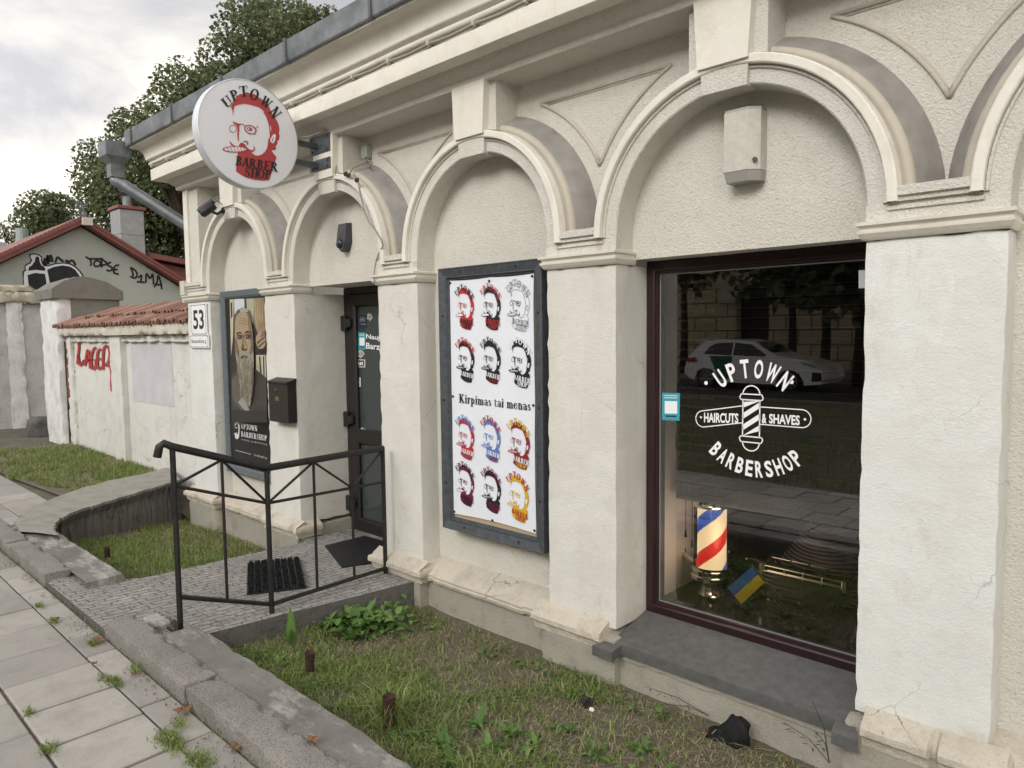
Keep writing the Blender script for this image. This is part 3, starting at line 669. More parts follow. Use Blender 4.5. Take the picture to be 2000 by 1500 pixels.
def fr_art(x0,x1,y0,y1):
    def f(t,y):
        MB().poly([PY(a,b,y) for a,b in ((x0+1.5,y0+1.5),(x1-1.5,y0+1.6),(x1-1.5,y1-1.5),(x0+1.5,y1-1.6))]).build('panel',M['ink'],t)
        g=MB(); w=x1-x0;h=y1-y0
        for k in range(3): g.poly([PY(a,b,y-.0005) for a,b in ((x0+w*(.2+.2*k),y0+h*(.35+.1*(k%2))),(x0+w*(.32+.2*k),y0+h*.25),(x0+w*(.36+.2*k),y0+h*.75),(x0+w*(.22+.2*k),y0+h*.7))])
        g.build('print',M['inkw'],t)
    return f
sticker('sticker',[(696,702),(713,702.5),(713,717.5),(696,717)],YS,M['inkw'],'square white bordered black sticker in the middle of the door edge',extra=fr_art(696,713,702,717.5))
sticker('sticker',[(696,737),(704,737.5),(704,755.5),(696,755)],YS,M['inkw'],'narrow upright white bordered sticker, lowest but one on the door',extra=fr_art(696,704,737,755.5))
sticker('sticker',spx(707,842,8,6.5,12,.22,2),YS,bone,'pale scribbled sticker low on the door glass above the middle rail',extra=doodle(707,842,4))
sticker('sticker',[(1293,767),(1328,768),(1327,822),(1293,820)],.302,M['teal'],'teal sticker with white square at the left edge of the shop window',extra=teal_art(1293,1328,767,821))
sticker('sticker',spx(1690,545,14,18,4,0)[:0] or [(1677,528),(1700,527),(1700,562),(1677,563)],.3025,flat('grey white sticker',(.5,.5,.52),.5),'grey white sticker in the upper corner of the shop window glass')

# ================================================================== THINGS ON THE FACADE
# ---- round projecting sign
SX=-4.70; SC=V((SX,-.592,1.378)); SR=.362; ST=.085
sg=thing('round_sign',(SX,-.03,1.38),'round white projecting sign with a red bearded head, hung on two dark arms','shop sign')
face=MB().lathe(SC+V((-.004,0,0)),[(.0,.004),(SR-.006,.004),(SR-.004,.002)],64,V((1,0,0))).build('face',M['face'],sg)
g=MB(); g.lathe(SC,[(SR-.004,.003),(SR,.0),(SR,-.02),(SR-.003,-.022),(SR-.003,-.04),(SR,-.042),(SR,-ST+.004),(SR-.004,-ST)],64,V((1,0,0))); g.build('rim',M['rim'],sg,True,25)
MB().lathe(SC+V((-ST,0,0)),[(0,0),(SR-.004,0)],64,V((1,0,0))).build('rear_face',M['face'],sg)
def sign_map(u,v): q=PX(360+u/3.75,130+v/3.75,SX+.002); return V((SX+.0015,q.y,q.z))
mbs={k:MB() for k in ('hair','t1','t2','t3','white')}
logo(mbs,sign_map,(1,0,0))
for k in ('t2','t3'): mbs['t1'].add(mbs[k].v,mbs[k].f)
mbs['hair'].build('emblem',M['red'],face); mbs['white'].build('emblem_white',M['face'],face); mbs['t1'].build('lettering',M['ink'],face)
for z0,z1,za in ((1.345,1.475,1.40),(1.222,1.30,1.26)):
    g=MB(); g.bbox(-4.835,-4.565,-.058,-.049,z0,z1,.002)
    for bxx,bzz in ((-4.80,z0+.02),(-4.80,z1-.02),(-4.60,z0+.02),(-4.60,z1-.02)): g.cyl((bxx,-.058,bzz),(0,-1,0),.011,.008,6)
    pl=g.build('bracket_plate',M['frame'],sg)
    MB().box(SX-.062,SX-.024,SC.y+.30,-.058,za-.018,za+.018).build('bracket_arm',M['frame'],sg)
g=MB(); g.tube([(SX-.04,-.25,1.425),(SX+.02,-.16,1.44),(SX+.09,-.09,1.475),(-4.585,-.055,1.50),(-4.56,-.02,1.47),(-4.555,-.01,1.25),(-4.53,-.035,1.16)],.005,6); g.build('wire',M['cable'],sg,True)

# ---- surveillance camera
kx=-6.27
cm=thing('security_camera',(kx,-.03,1.13),'black bullet security camera on the leftmost arch below the cornice','camera')
g=MB(); a=PY(395,417,-.24); b=PY(417,401,-.16); ax=(b-a).normalized()
g.tube([a-ax*.01,a,b,b+ax*.012],[.030,.040,.040,.030],14); g.tube([a-ax*.035+V((0,0,.03)),a+V((0,0,.034)),b+V((0,0,.04))],[.028,.030,.025],10)
g.build('body',M['blackmat'],cm,True,40)
MB().cyl(a-ax*.018,ax,.024,.012,12).build('lens',M['marble'],cm)
g=MB(); w0=PY(435,411,-.035); w1=PY(424,418,-.09); w2=PY(416,414,-.15)
g.tube([w0,w0+(w1-w0)*.5,w1,w2,(a+b)/2],.012,8); g.cyl(w0+V((0,.03,0)),(0,-1,0),.030,.035,14); g.build('mount',M['blackmat'],cm,True,40)
g=MB(); c1=PY(424,392,-.10); c2=PY(433,398,-.05); g.tube([b,b+(c1-b)*.5+V((0,0,.012)),c1,c2,w0],.004,6); g.build('cable',M['blackmat'],cm,True)

# ---- house number and street name
def plate(name,px0,px1,py0,py1,txt,label,cat,bold,m_):
    p0=PY(px0,py1,-.022); p1=PY(px1,py0,-.022); x0,x1,z0,z1=p0.x,p1.x,p0.z,p1.z
    t=thing(name,((x0+x1)/2,-.01,(z0+z1)/2),label,cat)
    MB().bbox(x0,x1,-.020,-.006,z0,z1,.003).build('plate',M['white'],t)
    g=MB(); frame4(g,x0+.010,x1-.010,z0+.010,z1-.010,[(0,-.0206),(.005,-.0206)])
    for sx in (x0+.018,x1-.018):
        for sz in (z0+.018,z1-.018): g.cyl((sx,-.020,sz),(0,-1,0),.005,.002,8)
    g.build('border',M['ink'],t)
    g=MB(); mx,mz=m_; put(g,sans(txt,bold),(x0+(x1-x0)*mx,-.0210,z0+(z1-z0)*mz),(x1-(x1-x0)*mx,-.0210,z0+(z1-z0)*mz),(x0+(x1-x0)*mx,-.0210,z1-(z1-z0)*mz)); g.build('lettering',M['ink'],t)
plate('house_number_plate',374,401,592,655,'53','white enamel plate with black number 53 on the corner pier','number plate',.02,(.15,.19))
plate('street_name_plate',371,406,653,680,'Basanavičiaus g.','small white street name plate directly under the number 53','street sign',0,(.10,.30))

# ---- mailbox
p0=PY(526,822,-.085); p1=PY(560,745,-.085); x0,x1,z0,z1=p0.x,p1.x,p0.z,p1.z
mb=thing('mailbox',((x0+x1)/2,0,(z0+z1)/2),'narrow dark brown metal mailbox on the white pier left of the door','mailbox')
MB().bbox(x0,x1,-.085,-.002,z0,z1,.004).build('body',M['brown'],mb)
g=MB(); g.prism([(x0-.008,-.098,z1-.012),(x0-.008,.0-.003,z1+.02),(x0-.008,-.003,z1-.004),(x0-.008,-.092,z1-.024)],(x1-x0+.016,0,0)); g.build('lid',M['brown'],mb)
MB().cyl(((x0+x1)/2-.02,-.086,z1-.075),(0,-1,0),.011,.008,12).build('lock',M['chrome'],mb)
MB().bbox((x0+x1)/2-.04,(x0+x1)/2+.02,-.0885,-.084,z1-.165,z1-.135,.001).build('name_plate',M['brass'],mb)

# ---- motion siren over the door, alarm box over the window, junction box
p0=PY(660,488,.10); p1=PY(683,440,.10); x0,x1,z0,z1=p0.x,p1.x-.045,p0.z-.02,p1.z+.03; xm=(x0+x1)/2
si=thing('alarm_siren',(xm,.15,(z0+z1)/2),'small dark grey pointed siren housing above the door','alarm')
g=MB(); n=8; zb=z0; pr=[(x0,z1),(x1,z1),(x1+.002,z0+.07),(xm+.035,z0+.018),(xm+.005,z0-.002),(xm-.025,z0+.022),(x0-.002,z0+.08)]
g.add([(x,.149,z) for x,z in pr]+[(xm+(x-xm)*.9,.085+.02*((z1-z)/(z1-z0)<.1),z-.006*(z>z0+.1)) for x,z in pr],[[7+k for k in range(7)]]+[[k,(k+1)%7,7+(k+1)%7,7+k] for k in range(7)])
g.build('body',flat('anthracite plastic',(.045,.047,.052),.45),si)
MB().lathe((xm-.015,.086,z0+.06),[(.036,0),(.034,-.010),(.020,-.016),(0,-.018)],16,V((0,1,0))).build('lens',flat('dark blue lens',(.02,.025,.05),.15),si,True)
x0,x1,z0,z1=-1.590,-1.405,.645,1.010; 
q0=PY(1413,240,.05); q1=PY(1495,205,.05); q2=PY(1415,358,.05)
x0,x1=q0.x,q1.x-.035; z1=q1.z+.0; z0=q2.z
ab=thing('alarm_box',((x0+x1)/2,.15,(z0+z1)/2),'aged cream plastic box high in the arch over the shop window','alarm box')
g=MB(); b_=.022; pts=[(x0,.06),(x0,.148),(x1,.148),(x1,.085),(x1-.045,.045),(x0+.006,.045)]
g.prism([(x,y,z0+.045) for x,y in pts],(0,0,z1-z0-.045)); g.build('body',M['alarm'],ab)
g=MB(); n=len(pts); cx=(x0+x1)/2
g.add([(x,y,z0+.043) for x,y in pts]+[(cx+(x-cx)*.93,y+.018*(y<.14),z0) for x,y in pts],[[n+k for k in range(n)]]+[[k,(k+1)%n,n+(k+1)%n,n+k] for k in range(n)]); g.build('cover',M['alarmd'],ab)
g=MB(); g.prism([(cx+(x-cx)*.99,y+.004*(y<.14),z1) for x,y in pts],(0,.004,.014)); g.build('top_cap',M['alarmd'],ab)
MB().cyl((x1-.014,.066,z0+.085),(0,-1,0),.010,.012,10).build('screw',M['frame'],ab)
p=PY(712,296,.14); jb=thing('junction_box',p,'little grey junction box dangling a looped cable beside the door arch','junction box')
MB().bbox(p.x-.035,p.x+.035,.13,.179,p.z-.05,p.z+.05,.006).build('box',M['grey'],jb)
g=MB(); g.tube([PY(712,305,.12),PY(711,316,.12),PY(722,327,.10),PY(727,317,.10),PY(718,312,.10),PY(709,318,.08),PY(690,327,.04),PY(685,335,.0),PY(682,343,-.036)],.006,6); g.build('cable',M['cable'],jb,True)
g=MB(); pts=[(682,343),(694,349),(700,356),(702,372),(707,392),(712,412),(720,433),(735,452),(744,467),(748,480)]
g.tube([PY(a,b,-.042) for a,b in pts]+[PY(740,495,-.02),PY(735,508,-.006),PY(732,523,-.006),PY(730,545,-.05),PY(731,556,-.05)],.005,6)
cb=g.build('wall_cable',M['cable'],None,True); tag(cb,'thin grey cable running down the arch between the door and the big picture frame','cable')
g=MB()
for a,b in ((682,343),(676,340),(698,352)): c=PY(a,b,-.042); g.bbox(c.x-.016,c.x+.016,c.y-.012,c.y+.004,c.z-.014,c.z+.014,.003)
g.build('clamp',M['blackmat'],cb)
# ---- cable clipped along the cornice
cl=thing('cornice_cable',(-4,-.2,1.68),'thick cable clipped under the cornice moulding along the whole front','cable')
g=MB(); pts=[];clips=[]; x=XL-.15; k=0
while x<XR-.05:
    pts.append((x,-.213,1.684-.010*abs(math.sin(k*math.pi/4)))); 
    if k%4==0: clips.append(x)
    x+=.0955; k+=1
g.tube(pts,.011,6); g.build('cable',flat('cornice cable',(.30,.27,.225),.7),cl,True)
for x in clips:
    g=MB(); g.bbox(x-.008,x+.008,-.235,-.19,1.668,1.700,.004); g.build('clip',M['alarm'],cl)

# ---- framed banner with twelve heads
fx0,fx1,fz0,fz1=-3.472,-2.600,-1.262,.414
pf=thing('banner_frame',((fx0+fx1)/2,.1,(fz0+fz1)/2),'tall dark slate frame holding a white banner of twelve heads','picture frame')
g=MB(); frame4(g,fx0,fx1,fz0,fz1,[(0,.149),(0,.012),(.006,.006),(.010,.010),(.055,.024),(.060,.020),(.064,.034),(.075,.036),(.078,.046)])
fr=g.build('frame',M['frame'],pf)
g=MB()
for (x,z) in ((fx0+.03,fz0+.3),(fx0+.03,fz1-.3),(fx1-.03,fz0+.3),(fx1-.03,fz1-.3),(fx0+.2,fz0+.03),(fx1-.2,fz0+.03),(fx0+.2,fz1-.03),(fx1-.2,fz1-.03),(fx0+.03,(fz0+fz1)/2),(fx1-.03,(fz0+fz1)/2)): MB().cyl((x,.019,z),(0,-1,0),.007,.006,8).build('screw',M['blackmat'],fr)
MB().box(fx0+.074,fx1-.074,.05,.07,fz0+.074,fz1-.074).build('backboard',flat('pale wood',(.42,.32,.2),.7),pf)
BY=.040; bx0,bx1,bz0,bz1=fx0+.079,fx1-.082,fz0+.098,fz1-.078
g=MB(); nx,nz=24,44; vs=[]
for j in range(nz+1):
    for i in range(nx+1):
        u,v=i/nx,j/nz; d=abs(math.sin(v*math.pi*2))*.0
        e=min(u,1-u); x=bx0+(bx1-bx0)*u-(.006*math.sin(v*math.pi*1.9)**2 if u>.9 else 0); z=bz0+(bz1-bz0)*v+(.012*math.sin(u*math.pi) if v<.02 else 0)-(.006*abs(math.sin(u*math.pi*2)) if v>.98 else 0)
        vs.append((x,BY+.003*noise.noise(V((u*3,v*6,1)))-.0,z))
g.add(vs,[[j*(nx+1)+i,j*(nx+1)+i+1,(j+1)*(nx+1)+i+1,(j+1)*(nx+1)+i] for j in range(nz) for i in range(nx)])
ban=g.build('banner',M['banner'],pf,True)
g=MB()
for (u,v) in ((.01,.99),(.5,.985),(.985,.99),(.02,.51),(.985,.5),(.012,.01),(.5,.012),(.985,.012)): MB().cyl((bx0+(bx1-bx0)*u,BY-.002,bz0+(bz1-bz0)*v),(0,-1,0),.008,.004,8).build('tack',M['blackmat'],ban)
cols={'r':(.42,.030,.035),'k':(.012,.012,.016),'w':(.74,.76,.82),'b':(.10,.19,.47),'y':(.60,.38,.03),'m':(.155,.014,.06),'n':(.02,.03,.055),'d':(.24,.02,.025),'s':(.30,.09,.10)}
lm={k:flat('print '+k,v,.45) for k,v in cols.items()}
PXL=lambda u,v,ox,oy,s: PY(ox+u*s,oy+v*s,BY-.0045)
heads=[(910,603,'rkkk','stripe'),(961,602,'krrr','stripe'),(1015,600,'kkkk','o'),(911,706,'krwn','x'),(961,707,'knwd','x'),(1018,711,'kwww','x'),
       (911,857,'rbws','x'),(961,860,'brwd','x'),(1016,870,'drwy','x'),(911,948,'mkkk','stripe'),(962,960,'kmmm','x'),(1014,974,'yrrr','x')]
heads[8]=(1016,870,'dywy','x')
for i,(cx,cy,cc_,cg) in enumerate(heads):
    q=PY(cx,cy,BY); S=(.000405 if i%3!=2 else .00043)*1.0
    mp=lambda u,v: V((q.x+(u-505)*S*.98,BY-.0045,q.z-(v-512)*S*1.0))
    mbs={k:MB() for k in ('hair','t1','t2','t3','white')}
    if cg=='o':
        logo(mbs,mp,(0,-1,0),False,True,cig='o')
    else: logo(mbs,mp,(0,-1,0),True,cig=cg)
    em=mbs['hair'].build('emblem',lm[cc_[0]],ban); tag(em,'%s bearded head'%{'r':'red','k':'black','b':'blue','d':'dark red','m':'purple','y':'yellow'}[cc_[0]] if cg!='o' else 'thin outlined bearded head')
    mbs['white'].build('emblem_white',M['banner'],em)
    for k,c in (('t1',cc_[1]),('t2',cc_[2]),('t3',cc_[3])): mbs[k].build('lettering',lm[c],em)
g=MB(); q=lambda a,b: PY(a,b,BY-.0045)
put_serif(g,'Kirpimas tai menas',q(896,786),q(1036,802),q(896,769),(0,-1,0)); g.build('lettering',M['ink'],ban)

# ---- framed portrait poster in the leftmost niche
ax0,ax1,az0,az1=-6.705,-5.775,-1.30,.425
pp=thing('poster_frame',((ax0+ax1)/2,.1,(az0+az1)/2),'blue grey frame with a portrait poster of a bearded man in the leftmost niche','picture frame')
g=MB(); frame4(g,ax0,ax1,az0,az1,[(0,.149),(0,.068),(.006,.062),(.055,.068),(.060,.075),(.068,.078),(.070,.090)]); g.build('frame',M['frame0'],pp)
PYY=.085
po=MB().box(ax0+.069,ax1-.069,PYY,.10,az0+.069,az1-.069).build('poster',flat('poster black',(.014,.014,.015),.4,0,.5),pp)
def pz(u,v,l=0): return PY(360+u*.28,500+v*.28,PYY-.0006-l*.0003)
pcols={'skin':(.34,.255,.165),'skin2':(.19,.132,.082),'skin3':(.085,.058,.038),'hair':(.10,.092,.08),'beard':(.28,.255,.195),'beard2':(.19,.168,.12),'beard3':(.54,.50,.41),'eye':(.018,.014,.012),'white':(.66,.66,.66),'sky':(.55,.57,.60),'green':(.34,.36,.26),'tan':(.27,.20,.11),'tan2':(.40,.31,.18),'coat':(.055,.050,.045),'coat2':(.105,.095,.085),'dk':(.03,.028,.026),'cream':(.47,.43,.32),'lt':(.30,.30,.31)}
pm_={k:flat('poster '+k,v,.4,0,.5,.18,70) for k,v in pcols.items()}; pb={k:MB() for k in pcols}
lay=[0]
def pp_(c,pts):
    lay[0]+=1; pb[c].poly([pz(u,v,lay[0]) for u,v in pts])
def jag(cx,pts): return pts
pp_('dk',[(315,300),(560,300),(572,1200),(335,1200)])
pp_('cream',[(316,302),(345,302),(340,560),(326,700),(322,520)]); pp_('dk',[(322,330),(334,320),(336,420),(326,440)])
pp_('sky',[(348,300),(418,298),(420,400),(350,420)]); pp_('dk',[(418,298),(432,298),(436,420),(420,420)])
pp_('green',[(432,298),(490,296),(480,470),(440,430)]); pp_('tan',[(484,296),(556,292),(562,520),(520,560),(486,470)])
for k in range(9): pp_(('tan2','tan')[k%2],[(492+k*7,300+k*3),(497+k*7,300),(500+k*6,400+20*(k%3)),(512+k*5,520-k*3),(494+k*6,430)])
pp_('cream',[(500,690),(566,690),(572,860),(500,800)]); pp_('dk',[(520,700),(530,700),(540,830),(528,820)]); pp_('dk',[(548,700),(556,700),(560,840),(552,836)])
pp_('coat',[(328,830),(370,790),(500,790),(572,850),(578,1140),(330,1140)]); pp_('coat2',[(330,860),(365,830),(390,960),(470,1120),(400,1080),(336,1000)]); pp_('lt',[(375,1020),(410,975),(470,1110),(430,1090)])
pp_('hair',[(346,470),(350,410),(368,378),(400,360),(430,362),(458,384),(470,420),(474,470),(460,430),(440,400),(400,388),(366,410),(354,450)])
for k in range(8): pp_('beard3',[(385+k*8,362+abs(k-3)*2),(389+k*8,361+abs(k-3)*2),(396+k*7,392),(392+k*7,392)])
pp_('skin',[(352,470),(360,425),(378,400),(405,388),(436,398),(456,426),(468,470),(478,540),(484,600),(482,650),(468,710),(440,735),(398,735),(370,705),(358,650),(352,560)])
pp_('skin2',[(440,402),(458,430),(470,480),(480,560),(484,610),(478,670),(462,710),(448,700),(462,620),(456,560),(450,520),(444,470)])
pp_('skin3',[(476,540),(486,600),(482,660),(470,708),(462,706),(474,640)])
for v in (440,456,474): pp_('skin2',[(376,v),(400,v-7),(430,v-2),(446,v+8),(430,v+3),(400,v-3)])
pp_('eye',[(362,538),(384,528),(402,534),(402,542),(384,538),(366,548)]); pp_('eye',[(422,532),(440,520),(464,528),(468,540),(444,532),(424,542)])
pp_('skin3',[(364,552),(384,545),(404,552),(400,580),(372,582)]); pp_('skin3',[(424,548),(446,540),(468,548),(464,578),(430,578)])
pp_('eye',[(372,564),(386,557),(398,564),(386,572)]); pp_('eye',[(432,560),(446,552),(460,560),(446,568)])
pp_('white',[(376,565),(380,561),(382,568)]); pp_('white',[(437,560),(441,556),(442,564)])
pp_('skin3',[(408,545),(416,545),(414,600),(434,648),(424,660),(400,658),(396,646),(406,600)]); pp_('skin',[(414,570),(420,570),(424,610),(436,645),(420,650),(412,610)])
pp_('eye',[(402,652),(412,648),(410,658)]); pp_('eye',[(422,652),(434,648),(430,658)])
pp_('beard',[(352,640),(362,680),(376,700),(390,680),(415,668),(445,672),(466,690),(480,650),(484,700),(486,760),(484,860),(476,950),(468,1020),(454,1052),(440,1040),(422,1010),(406,975),(394,950),(380,860),(366,760)])
pp_('eye',[(390,706),(416,690),(446,704),(430,714),(404,716)]); pp_('skin2',[(402,704),(416,696),(436,704),(418,708)])
R_=random.Random(3)
pp_('skin2',[(352,560),(362,600),(372,650),(380,700),(366,690),(354,640)]); pp_('beard2',[(362,720),(376,860),(394,950),(420,1010),(404,900),(386,780)]); pp_('coat2',[(486,760),(486,860),(478,950),(462,1040),(470,930),(474,820)])
for k in range(260):
    v=R_.uniform(690,985); hw2=64-(v-690)*.085; u=426+R_.uniform(-hw2,hw2); l=R_.uniform(25,75); dx=(430-u)*.10+R_.uniform(-7,7); w=R_.uniform(1.5,3.2); e=abs(u-425)/70
    pp_(R_.choice(['beard2','beard3','beard','beard2','coat2'] if e<.6 else ['beard2','coat2','coat','beard']),[(u,v),(u+w,v),(u+dx+1,v+l)])
pp_('skin',[(500,560),(530,520),(562,512),(566,620),(540,660),(512,640),(498,600)]); pp_('skin3',[(505,600),(560,560),(562,572),(508,616)]); pp_('skin3',[(512,630),(562,590),(562,602),(518,642)]); pp_('eye',[(520,650),(566,640),(566,684),(530,680)]); pp_('skin2',[(540,520),(562,516),(562,556),(530,570)])
for k in range(10):
    a=1040+k*11; pp_('dk',[(330,a),(576,a+10),(578,1160),(332,1160)]) if k in (3,6) else None
for k in pb: pb[k].build('picture',pm_[k],po)
g=MB(); q=lambda u,v: pz(u,v,200)
put_serif(g,'UPTOWN',q(396,1204),q(508,1222),q(396,1168),(0,-1,0)); put_serif(g,'BARBERSHOP',q(396,1258),q(577,1290),q(396,1222),(0,-1,0))
R_=random.Random(1)
put(g,sans('V Y R Ų   K I R P Y K L A'),q(398,1288),q(577,1324),q(398,1274)); put(g,sans('www.uptownbarbershop.lt'),q(356,1360),q(466,1390),q(356,1348)); put(g,sans('Tel.+370 6 0707 153'),q(486,1394),q(576,1420),q(486,1380))
for pts in ([(350,1190),(356,1160),(368,1145),(380,1155),(386,1190),(384,1240),(380,1270),(366,1278),(354,1268),(352,1240),(360,1236),(372,1242),(378,1220),(376,1180),(366,1168)],[(346,1238),(362,1230),(366,1236),(348,1246)],[(353,1196),(368,1194),(368,1200),(354,1202)]): g.poly([q(u,v) for u,v in pts])
g.build('lettering',flat('poster lettering',(.62,.62,.63),.4),po)

# ================================================================== RAILING, MATS, RAMP
def pzf(y): return -1.665-.052*(y)        # ramp surface falls towards the door
def ramp_pt(px,py):
    z=-1.62
    for _ in range(6): q=PZ(px,py,z); z=pzf(q.y)
    return q
rl=thing('iron_railing',(-3.85,-1,-1.6),'black iron handrail with diagonal braces beside the ramp','railing')
RA=V((-3.845,-1.53,0)); RB=V((-3.80,-1.03,0)); RC=V((-3.975,-.085,0))
ztA,ztB,ztC=-.575,-.757,-.780
zmA,zmB,zmC=PY(352,953,RA.y).z,PY(527,984,RB.y).z,PY(746,941,RC.y).z
zbA,zbB,zbC=PY(352,1167,RA.y).z,PY(530,1180,RB.y).z,PY(748,1108,RC.y).z
P3=lambda p,z: V((p.x,p.y,z))
hd=MB(); e=PY(307,893,-1.60); e2=PY(311,873,-1.59); e3=PY(320,866,-1.57)
hd.tube([e,e+(e2-e)*.6,e2,e3,P3(RA,ztA),P3(RB,ztB)],.021,12); hd.tube([P3(RB,ztB),P3(RC,ztC)],.021,12); hd.build('handrail',M['iron'],rl,True,60)
for p,zt,zb in ((RA,ztA,-1.64),(RB,ztB,-1.625),(RC,ztC,-1.70)):
    MB().tube([P3(p,zb),P3(p,zt)],.015,10).build('post',M['iron'],rl,True,60)
def mid(a,b,t): return a+(b-a)*t
def bar(a,b,r=.008): MB().tube([a,b],r,6).build('bar',M['iron'],rl,True,60)
bar(P3(RA,zbA),P3(RB,zbB),.013); bar(P3(RB,zbB),P3(RC,zbC),.013); bar(P3(RA,zmA),P3(RB,zmB),.009); bar(P3(RB,zmB),P3(RC,zmC),.009)
def seg(A,B,zt,zm,zb,ts):
    for t in ts: bar(P3(mid(A,B,t),zb[0]+(zb[1]-zb[0])*t),P3(mid(A,B,t),zt[0]+(zt[1]-zt[0])*t-.01),.009)
seg(RA,RB,(ztA,ztB),None,(zbA,zbB),(.5,)); seg(RB,RC,(ztB,ztC),None,(zbB,zbC),(.36,.69))
zt=lambda A,B,a,b,t: P3(mid(A,B,t),a+(b-a)*t-.012)
for A,B,za,zb2,ma,mb_,prs in ((RA,RB,ztA,ztB,zmA,zmB,((0,.5),(1,.5))),(RB,RC,ztB,ztC,zmB,zmC,((0,.36),(.69,.36),(.69,1.)))):
    for lo,hi in prs: bar(zt(A,B,ma,mb_,lo)+V((0,0,.012)),zt(A,B,za,zb2,hi))
g=MB(); p=P3(RA,-1.60); g.box(p.x-.03,p.x+.03,p.y-.024,p.y-.018,p.z-.03,p.z+.09); g.box(p.x-.16,p.x-.02,p.y-.03,p.y-.022,p.z-.01,p.z+.03); g.build('foot_bracket',M['rust'],rl)
# mats
mt=[ramp_pt(*p) for p in ((483,1163),(597,1150),(588,1094),(484,1104))]
bm=thing('brush_mat',sum(mt,V((0,0,0)))/4,'thick black brush mat of bristle strips on the ramp behind the railing','doormat')
n=8; u=mt[1]-mt[0]; w=mt[3]-mt[0]; nn=u.cross(w).normalized()
if nn.z<0: nn=-nn
g=MB(); g.prism([mt[0],mt[0]+u,mt[0]+u+w,mt[0]+w],nn*.012); g.build('base',M['blackmat'],bm)
vs=[];fs=[]
for k in range(n):
    for _ in range(420):
        a=(k+.14+.72*random.random())/n; b=random.random(); p=mt[0]+u*a+w*b+nn*.01; d=V((random.gauss(0,.003),random.gauss(0,.003),.020+random.random()*.005)); s=V((random.gauss(0,1),random.gauss(0,1),0)).normalized()*.004
        i=len(vs); vs+=[p-s,p+s,p+d+s*.6,p+d-s*.6]; fs.append([i,i+1,i+2,i+3])
arrays('bristles',[tuple(v) for v in vs],fs,flat('black bristle',(.010,.010,.012),.7),bm)
g=MB()
for k in range(n+1):
    a=k/n; g.prism([mt[0]+u*(a-.008),mt[0]+u*(a+.008),mt[0]+u*(a+.008)+w,mt[0]+u*(a-.008)+w],nn*.020)
g.build('rail',M['black'],bm)
mt=[ramp_pt(*p) for p in ((635,1068),(668,1110),(748,1098),(760,1062),(712,1049))]
rm=MB().prism(mt,(0,0,.012)).build('rubber_mat',flat('black rubber',(.012,.012,.014),.55,0,.4,.3,40,.5,120)); tag(rm,'flat black rubber mat lying askew in front of the door','doormat')

# ================================================================== IN THE SHOP WINDOW
ZB=-1.475
def emat(name,col,s):
    m,nt,b=newmat(name); b.inputs['Base Color'].default_value=(*[c*.6 for c in col],1); b.inputs['Roughness'].default_value=.4
    b.inputs['Emission Color'].default_value=(*col,1); b.inputs['Emission Strength'].default_value=s; return m
pcx=PY(1390,1100,.60); pc=V((pcx.x,.60,ZB))
z_in0=PY(1390,1127,.60).z; z_in1=PY(1390,985,.60).z; zt_=z_in1
bp=thing('barber_pole',pc,'lit barber pole striped red, blue and cream on a chrome base in the shop window','barber pole')
h0=z_in0-ZB; h1=zt_-ZB
g=MB(); g.lathe(pc,[(.0,0),(.060,0),(.075,.004),(.060,.02),(.052,.06),(.056,.075),(.10,.085),(.118,.10),(.118,.118),(.108,.124),(.112,.135),(.112,.150),(.100,.156),(.104,.168),(.098,h0+.0),(0,h0)],40); g.build('base',M['chrome'],bp,True,40)
g=MB(); g.tube([pc+V((-.10,0,.16)),pc+V((-.19,.03,.18)),pc+V((-.205,.035,.20))],[.022,.018,.022],12); g.build('wall_arm',M['chrome'],bp,True,50)
g=MB(); g.lathe(pc,[(0,h1+.035),(.085,h1+.035),(.105,h1+.03),(.110,h1+.012),(.104,h1-.004),(.10,h1-.008),(0,h1-.008)],40); g.lathe(pc,[(.09,h1+.035),(.07,h1+.075),(.035,h1+.10),(0,h1+.105)],32); g.build('cap',M['chrome'],bp,True,40)
PHASE=-.42
g=MB(); n=96; mrows=150; R=.079
for j in range(mrows):
    for i in range(n):
        t=(i+.5)/n+ (j+.5)/mrows*.75*(-1); t=((i+.5)/n*2+(j+.5)/mrows*2.0+PHASE)%2
        k=0 if (t%1)<.58 else (1 if t<1 else 2)
        g.k=k; a0,a1=2*math.pi*i/n,2*math.pi*(i+1)/n; z0,z1=h0+(h1-h0-.008)*j/mrows,h0+(h1-h0-.008)*(j+1)/mrows
        def pt(a,z): return pc+V((R*math.cos(-a),R*math.sin(-a),z))
        g.add([pt(a0,z0),pt(a1,z0),pt(a1,z1),pt(a0,z1)],[[0,1,2,3]])
def twist_fix(): pass
g.build('striped_cylinder',[emat('lit cream paper',(1.,.74,.40),.72),emat('lit red paper',(.72,.025,.025),.62),emat('lit blue paper',(.02,.11,.50),.5)],bp)
m_,nt_,b_=newmat('clear acrylic'); T=NT(nt_); nt_.nodes.remove(b_)
tr=T.n('ShaderNodeBsdfTransparent'); tr.inputs['Color'].default_value=(.90,.91,.92,1); gl=T.n('ShaderNodeBsdfGlossy'); gl.inputs['Roughness'].default_value=.03
fr=T.n('ShaderNodeFresnel'); fr.inputs['IOR'].default_value=1.4; mx=T.n('ShaderNodeMixShader'); T.l(fr.outputs[0],mx.inputs[0]); T.l(tr.outputs[0],mx.inputs[1]); T.l(gl.outputs[0],mx.inputs[2]); T.l(mx.outputs[0],nt_.nodes['Material Output'].inputs['Surface'])
g=MB(); g.lathe(pc,[(.100,h0-.005),(.100,h1)],40); g.build('glass_tube',m_,bp,True)

